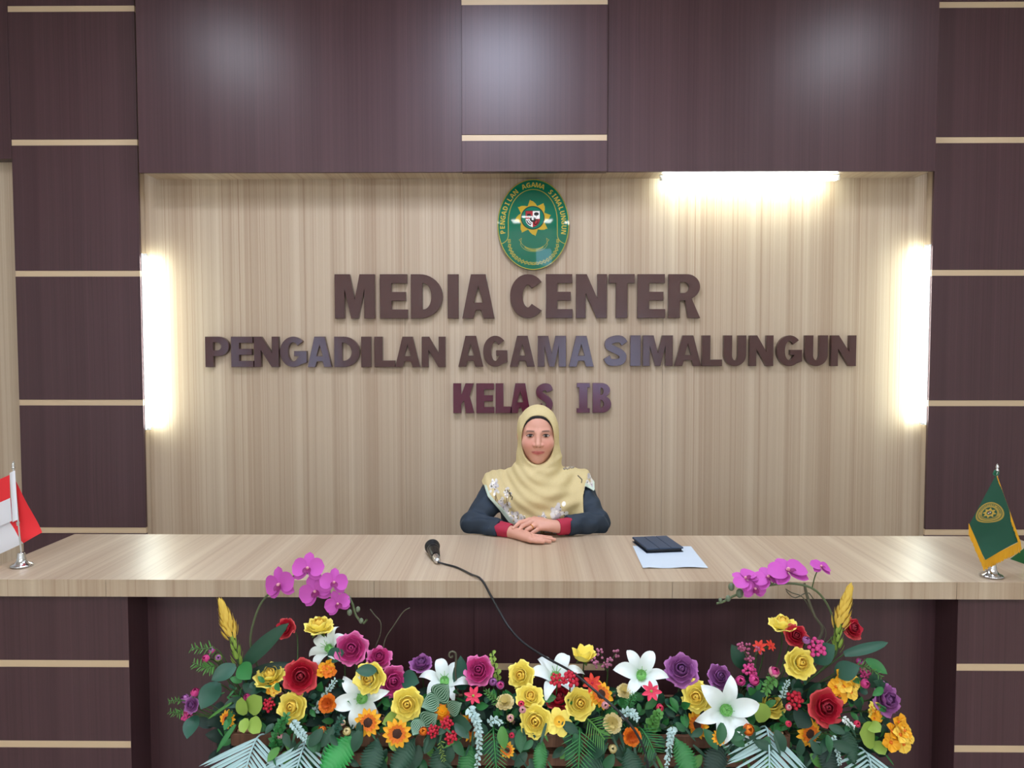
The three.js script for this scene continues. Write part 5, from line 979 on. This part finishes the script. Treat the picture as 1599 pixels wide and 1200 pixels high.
  const trunk = (x, y, z, k) => {
    let d = cap(x, y, z, shL, shR, .05 + k, .05 + k);
    d = smin(d, ell(x, y, z, [0, -.33, -.03], [.142 + k, .19 + k, .095 + k]), .05);
    d = smin(d, ell(x, y, z, [0, -.31, .02], [.11 + k, .085 + k, .075 + k]), .04);
    return smin(d, ell(x, y, z, [0, seat + .12, -.06], [.165 + k, .14 + k, .12 + k]), .06);
  };
  const arms = (x, y, z, k) => { let d = smin(cap(x, y, z, shL, elL, .042 + k, .034 + k), cap(x, y, z, elL, dn.wr, .034 + k, .024 + k), .02); return Math.min(d, smin(cap(x, y, z, shR, elR, .042 + k, .034 + k), cap(x, y, z, elR, up.wr, .034 + k, .024 + k), .02)); };
  const legs = (x, y, z, k) => { const s = x < 0 ? -1 : 1, kn = s < 0 ? kneeL : kneeR, an = s < 0 ? ankL : ankR, hp = [s * .09, seat + .08, -.04]; return smin(cap(x, y, z, hp, kn, .075 + k, .055 + k), cap(x, y, z, kn, an, .052 + k, .035 + k), .03); };
  const bodyF = (x, y, z) => { let d = smin(trunk(x, y, z, -.006), arms(x, y, z, 0), .02); d = smin(d, legs(x, y, z, -.008), .03); for (const a of [ankL, ankR]) d = smin(d, cap(x, y, z, [a[0], a[1] - .045, a[2]], [a[0], a[1] - .06, a[2] + .12], .03, .024), .02); return smin(d, cap(x, y, z, [0, -.14, -.025], [0, -.22, -.03], .05, .06), .03); };
  geos.push(nets(bodyF, [-.36, fy - .02, -.24], [.36, -.1, .46], .011, () => skin));
  const skinM = new THREE.MeshPhysicalMaterial({ color: 0xffffff, vertexColors: true, roughness: .52, sheen: .1 });
  const body = mesh('body', mergeGeometries(geos), skinM, p);
  // eyes
  for (const s of [-1, 1]) {
    const e = mesh('eye', new THREE.SphereGeometry(1, 18, 12), std(0xb9aaa0, .3), p); e.position.set(s * .031, .0222, .0705); e.scale.set(.0135, .0062, .0085);
    mesh('iris', new THREE.SphereGeometry(1, 14, 10), std(0x1c120e, .15), e).position.set(0, .05, .62); e.children[0].scale.set(.52, 1.02, .42);
    const arcp = []; for (let i = 0; i <= 8; i++) { const t = i / 8 * 2 - 1; arcp.push(V(s * .031 + t * .0145, .0222 + .0068 * (1 - t * t) - .0008, .0775 - .0055 * t * t - (s * t > 0 ? .0015 : 0))); }
    mesh('upper_lid', tube(arcp, .0016, 16, 6), std(0x3a241d, .6), p);
    const arc2 = arcp.map((q, i) => { const t = i / 8 * 2 - 1; return V(q.x, .0222 - .006 * (1 - t * t), q.z - .001); });
    mesh('lower_lid', tube(arc2, .0011, 16, 6), std(0x9b6552, .6), p);
  }
  // jacket
  const fold = (x, y, z) => .0028 * Math.sin(58 * y + 34 * x + 9 * Math.sin(22 * z)) + .002 * Math.sin(95 * x - 70 * y + 40 * z);
  const jackF = (x, y, z) => {
    let d = smin(trunk(x, y, z, .008), cap(x, y, z, shL, elL, .06, .047), .03); d = smin(d, cap(x, y, z, shR, elR, .06, .047), .03);
    const wl = dn.wr.map((v, i) => elL[i] + (v - elL[i]) * .78), wr = up.wr.map((v, i) => elR[i] + (v - elR[i]) * .78);
    const cutD = (el, w) => { const a = V(...w).sub(V(...el)), L = a.length(); a.normalize(); return (x - el[0]) * a.x + (y - el[1]) * a.y + (z - el[2]) * a.z - L; };
    d = smin(d, Math.max(cap(x, y, z, elL, wl, .046, .037), cutD(elL, wl)), .012); d = smin(d, Math.max(cap(x, y, z, elR, wr, .046, .037), cutD(elR, wr)), .012);
    d += fold(x, y, z) * st(-.1, -.2, y) ;
    d = Math.max(d, seat + .02 - y); d = smax(d, (dT - O.y) - y + (z > -.09 + 3.1 - 3.0 ? 0 : -1), .001);
    return d;
  };
  const deskY = DT - O.y + .0015, deskZ = DB - O.z - .005;
  const jackF2 = (x, y, z) => { const d = jackF(x, y, z); return z > deskZ && y < deskY + .05 && y > deskY - .2 ? Math.max(d, deskY - y) : d; };
  mesh('jacket', nets(jackF2, [-.36, seat - .02, -.2], [.36, -.1, .3], .006), new THREE.MeshPhysicalMaterial({ color: 0x1d2c3b, roughness: .7, sheen: .5, sheenColor: new THREE.Color(0x56728c), sheenRoughness: .5 }), p);
  mesh('skirt', nets((x, y, z) => { let d = smin(legs(x, y, z, .012), ell(x, y, z, [0, seat + .1, -.06], [.175, .13, .13]), .05); d = smin(d, cap(x, y, z, [0, seat + .03, 0], [0, .4 + fy, .26], .07, .05), .06); return Math.max(d, .14 + fy - y); }, [-.3, .1 + fy, -.24], [.3, seat + .22, .42], .011), std(0x1a1c22, .8), p);
  for (const a of [ankL, ankR]) mesh('shoe', new THREE.SphereGeometry(1, 16, 10).scale(.042, .036, .115).translate(a[0], .037 + fy, a[2] + .055), std(0x16120f, .4), p);
  // magenta cuffs
  const cuff = (el, wr, f0, f1, r0, r1) => {
    const A = V(...el).lerp(V(...wr), f0), B = V(...el).lerp(V(...wr), f1), L = A.distanceTo(B);
    const g = new THREE.LatheGeometry([[r0 - .006, 0], [r0, 0], [r1, L], [r1 - .003, L + .0015], [r1 - .006, L], [r0 - .006, L * .2]].map(q => new THREE.Vector2(...q)), 28);
    const q = g.attributes.position; for (let i = 0; i < q.count; i++) { const a = Math.atan2(q.getZ(i), q.getX(i)), k = 1 + .05 * Math.sin(3 * a + 1); q.setX(i, q.getX(i) * k); q.setZ(i, q.getZ(i) * k); }
    g.computeVertexNormals(); g.applyQuaternion(new THREE.Quaternion().setFromUnitVectors(V(0, 1, 0), B.clone().sub(A).normalize())); g.translate(A.x, A.y, A.z);
    for (let i = 0; i < q.count; i++) if (q.getY(i) < deskY) q.setY(i, deskY);
    mesh('cuff', g, fab(0xa81e3c, .7), p);
  };
  cuff(elL, dn.wr, .72, 1.06, .033, .031); cuff(elR, up.wr, .72, 1.02, .033, .031);
  for (let i = 0; i < 3; i++) mesh('sleeve_button', new THREE.SphereGeometry(.0032, 10, 8), M.chrome, p).position.set(...J(763 + i * 2.6, 825.5 + (i % 2) * 1.5, 2.925));
  const rg = mesh('gold_ring', new THREE.TorusGeometry(.0098, .0014, 8, 24), std(0xd6a63c, .25, { metalness: 1 }), p); { const a = V(...up.kn[2]), b = V(...up.mid[2]); rg.position.copy(a.clone().lerp(b, .5)); rg.quaternion.setFromUnitVectors(V(0, 0, 1), b.clone().sub(a).normalize()); }
  // dark under-cap
  const open = (x, y, hx, yt, yb) => { const cy2 = (yt + yb) / 2, ry = (yt - yb) / 2; const w = hx * (y < cy2 ? 1 : 1); const a = x / w, b = (y - cy2) / ry, k = Math.pow(Math.pow(Math.abs(a), 2.3) + Math.pow(Math.abs(b), 2.3), 1 / 2.3); return (k - 1) * Math.min(w, ry); };
  mesh('under_cap', nets((x, y, z) => Math.max(smax(ell(x, y, z, [0, .033, -.012], [.077, .1012, .093]), -Math.max(open(x, y, .066, .089, -.12), .0 - z), .003), -.03 - y), [-.1, -.05, -.12], [.1, .16, .1], .003), std(0x15110f, .85), p);
  // headscarf
  const clip = [[-.3, .3], [.35, .3], [.35, -.08], [.238, -.158], [.226, -.203], [.186, -.176], [.174, -.215], [.172, -.36], [-.055, -.36], [-.108, -.325], [-.198, -.222], [-.212, -.185], [-.3, -.1]];
  const polyD = (x, y) => { let d = 1e9, inside = false; for (let i = 0, j = clip.length - 1; i < clip.length; j = i++) { const [ax, ay] = clip[i], [bx, by] = clip[j], ex = bx - ax, ey = by - ay, wx = x - ax, wy = y - ay, t = Math.max(0, Math.min(1, (wx * ex + wy * ey) / (ex * ex + ey * ey))); d = Math.min(d, Math.hypot(wx - ex * t, wy - ey * t)); if ((ay > y) !== (by > y) && x < (bx - ax) * (y - ay) / (by - ay) + ax) inside = !inside; } return inside ? -d : d; };
  const scarfF = (x, y, z) => {
    let d = ell(x, y, z, [.001, .03, -.018], [.0865, .109, .105]);
    d = smin(d, ell(x, y, z, [.003, -.052, -.012], [.083, .08, .084]), .03);
    d = smin(d, cap(x, y, z, [.006, -.1, -.01], [.004, -.19, -.015], .088, .115), .03);
    let low = trunk(x, y, z, .02); low = smin(low, Math.min(cap(x, y, z, shL, V(...shL).lerp(V(...elL), .75).toArray(), .074, .066), cap(x, y, z, shR, V(...shR).lerp(V(...elR), .75).toArray(), .074, .066)), .03);
    low = smin(low, ell(x, y, z, [.01, -.26, .03], [.15, .13, .095]), .05);
    d = smin(d, low, .05);
    // folds: swags hung between the shoulders, and gathers down the sides of the face
    const r = Math.hypot(x - .01, (y + .02) * .92), w = st(-.05, -.12, y);
    d -= w * (.0042 * Math.sin(r * 74 + x * 22) + .0016 * Math.sin(r * 160 - x * 50 + 1));
    d -= (1 - w) * .0022 * Math.sin(Math.atan2(x, .06) * 22 + y * 30) * st(.05, .075, Math.abs(x)) ;
    d -= .004 * Math.exp(-Math.pow((y + .115 - x * .5 + .5 * x * x) / .012, 2)) * st(-.06, .02, x) * st(.18, .12, x);
    d = smax(d, -Math.max(open(x, y, .0635, .099, -.094), .012 - z), .006);
    return Math.max(d, polyD(x, y) + .0025 * Math.sin(x * 60) - .002);
  };
  const print = canvasTex(1024, 1024, c => {
    c.fillStyle = '#cdbb8a'; c.fillRect(0, 0, 1024, 1024); let q = 5; const R = () => { q = (q * 16807) % 2147483647; return q / 2147483647; };
    for (let i = 0; i < 9000; i++) { c.fillStyle = R() > .5 ? 'rgba(225,205,140,.25)' : 'rgba(170,145,85,.2)'; c.fillRect(R() * 1024, R() * 1024, 5, 2); }
    const T = (x, y) => [(x + .3) / .65 * 1024, (.3 - y) / .68 * 1024];
    const spot = (x, y, s0) => { const s = s0 * 1.7; const [X, Yy] = T(x, y); c.strokeStyle = '#7d6a4c'; c.lineWidth = 4; for (let k = 0; k < 3; k++) { c.beginPath(); c.moveTo(X, Yy + 8); c.quadraticCurveTo(X + (R() - .5) * 40, Yy + 40 * s, X + (R() - .3) * 60, Yy + 90 * s); c.stroke(); } for (let k = 0; k < 22; k++) { c.fillStyle = ['#d9d5cf', '#c4bfbe', '#b7b1b4', '#efeae2'][k % 4]; const a = R() * 6.28, r = Math.sqrt(R()) * 26 * s; c.beginPath(); c.ellipse(X + r * Math.cos(a), Yy + r * Math.sin(a) * 1.2, 7 * s, 6 * s, a, 0, 7); c.fill(); } for (let k = 0; k < 5; k++) { c.fillStyle = '#5c5a4c'; c.beginPath(); c.arc(X + (R() - .5) * 40 * s, Yy + (R() - .5) * 44 * s, 3.4, 0, 7); c.fill(); } };
    for (const [x, y, s] of [[-.172, -.185, .75], [-.135, -.262, 1], [-.085, -.31, 1.1], [.085, -.28, 1.2], [.02, -.3, .7], [-.12, -.205, .5], [.13, -.34, .8], [.0, -.345, .9], [.215, -.17, .9], [.205, -.195, .7], [.05, -.34, .8], [-.06, -.30, .4]]) spot(x, y, s);
    c.strokeStyle = '#4c4434'; c.lineWidth = 6; for (const [x, y] of [[-.115, -.2], [-.108, -.21], [.11, -.1], [.17, -.15], [.14, -.335]]) { const [X, Yy] = T(x, y); c.beginPath(); c.moveTo(X - 14, Yy - 8); c.lineTo(X + 10, Yy + 12); c.lineTo(X + 6, Yy + 30); c.stroke(); }
    c.fillStyle = '#c5d4c4'; c.beginPath(); [[-.215, -.18], [-.2, -.228], [-.105, -.332], [-.055, -.362], [-.04, -.362], [-.095, -.318], [-.19, -.212], [-.205, -.18]].forEach(([x, y], i) => (i ? c.lineTo(...T(x, y)) : c.moveTo(...T(x, y)))); c.fill();
    c.beginPath(); [[.238, -.15], [.228, -.21], [.186, -.18], [.19, -.168], [.22, -.19], [.228, -.155]].forEach(([x, y], i) => (i ? c.lineTo(...T(x, y)) : c.moveTo(...T(x, y)))); c.fill();
  });
  const sg = nets(scarfF, [-.26, -.375, -.17], [.29, .16, .19], .0042), su = sg.attributes.uv; for (let i = 0; i < su.count; i++) su.setXY(i, (su.getX(i) + .3) / .65, 1 - (.3 - su.getY(i)) / .68);
  mesh('headscarf', sg, new THREE.MeshPhysicalMaterial({ color: 0xffffff, map: print, roughness: .8, sheen: .3, sheenColor: new THREE.Color(0xe8d490) }), p);
  // brooch
  const br = new THREE.Group(); br.name = 'brooch'; p.add(br); br.position.set(...J(888, 732.5, 2.955));
  for (let i = 0; i < 7; i++) mesh('brooch_stone', new THREE.OctahedronGeometry(.0058), std(0xe6ded0, .12, { metalness: .7 }), br).position.set((i - 3) * .0058, .002 * Math.sin(i * 2) + i * .0012, .002);
}
{ // stool under the seated person
  const q = at(839.5, 686, 3.10), t = thing('stool', 'black round stool under the seated person behind the desk', 'stool', [q.x, 0, q.z - .07]);
  mesh('seat', new THREE.LatheGeometry([[.001, .36], [.17, .36], [.185, .375], [.185, .4], [.17, .412], [.001, .415]].map(v => new THREE.Vector2(...v)), 32), std(0x141416, .5), t);
  mesh('column', new THREE.CylinderGeometry(.025, .03, .3, 16).translate(0, .21, 0), M.chrome, t);
  for (let i = 0; i < 5; i++) mesh('leg', box(-.02, .02, .045, .07, 0, .24, .004).rotateY(i * 1.2566), M.black, t);
  for (let i = 0; i < 5; i++) mesh('caster', new THREE.SphereGeometry(.022, 12, 8).translate(Math.sin(i * 1.2566) * .23, .022, Math.cos(i * 1.2566) * .23), M.black, t);
}

renderer.render(scene, camera);
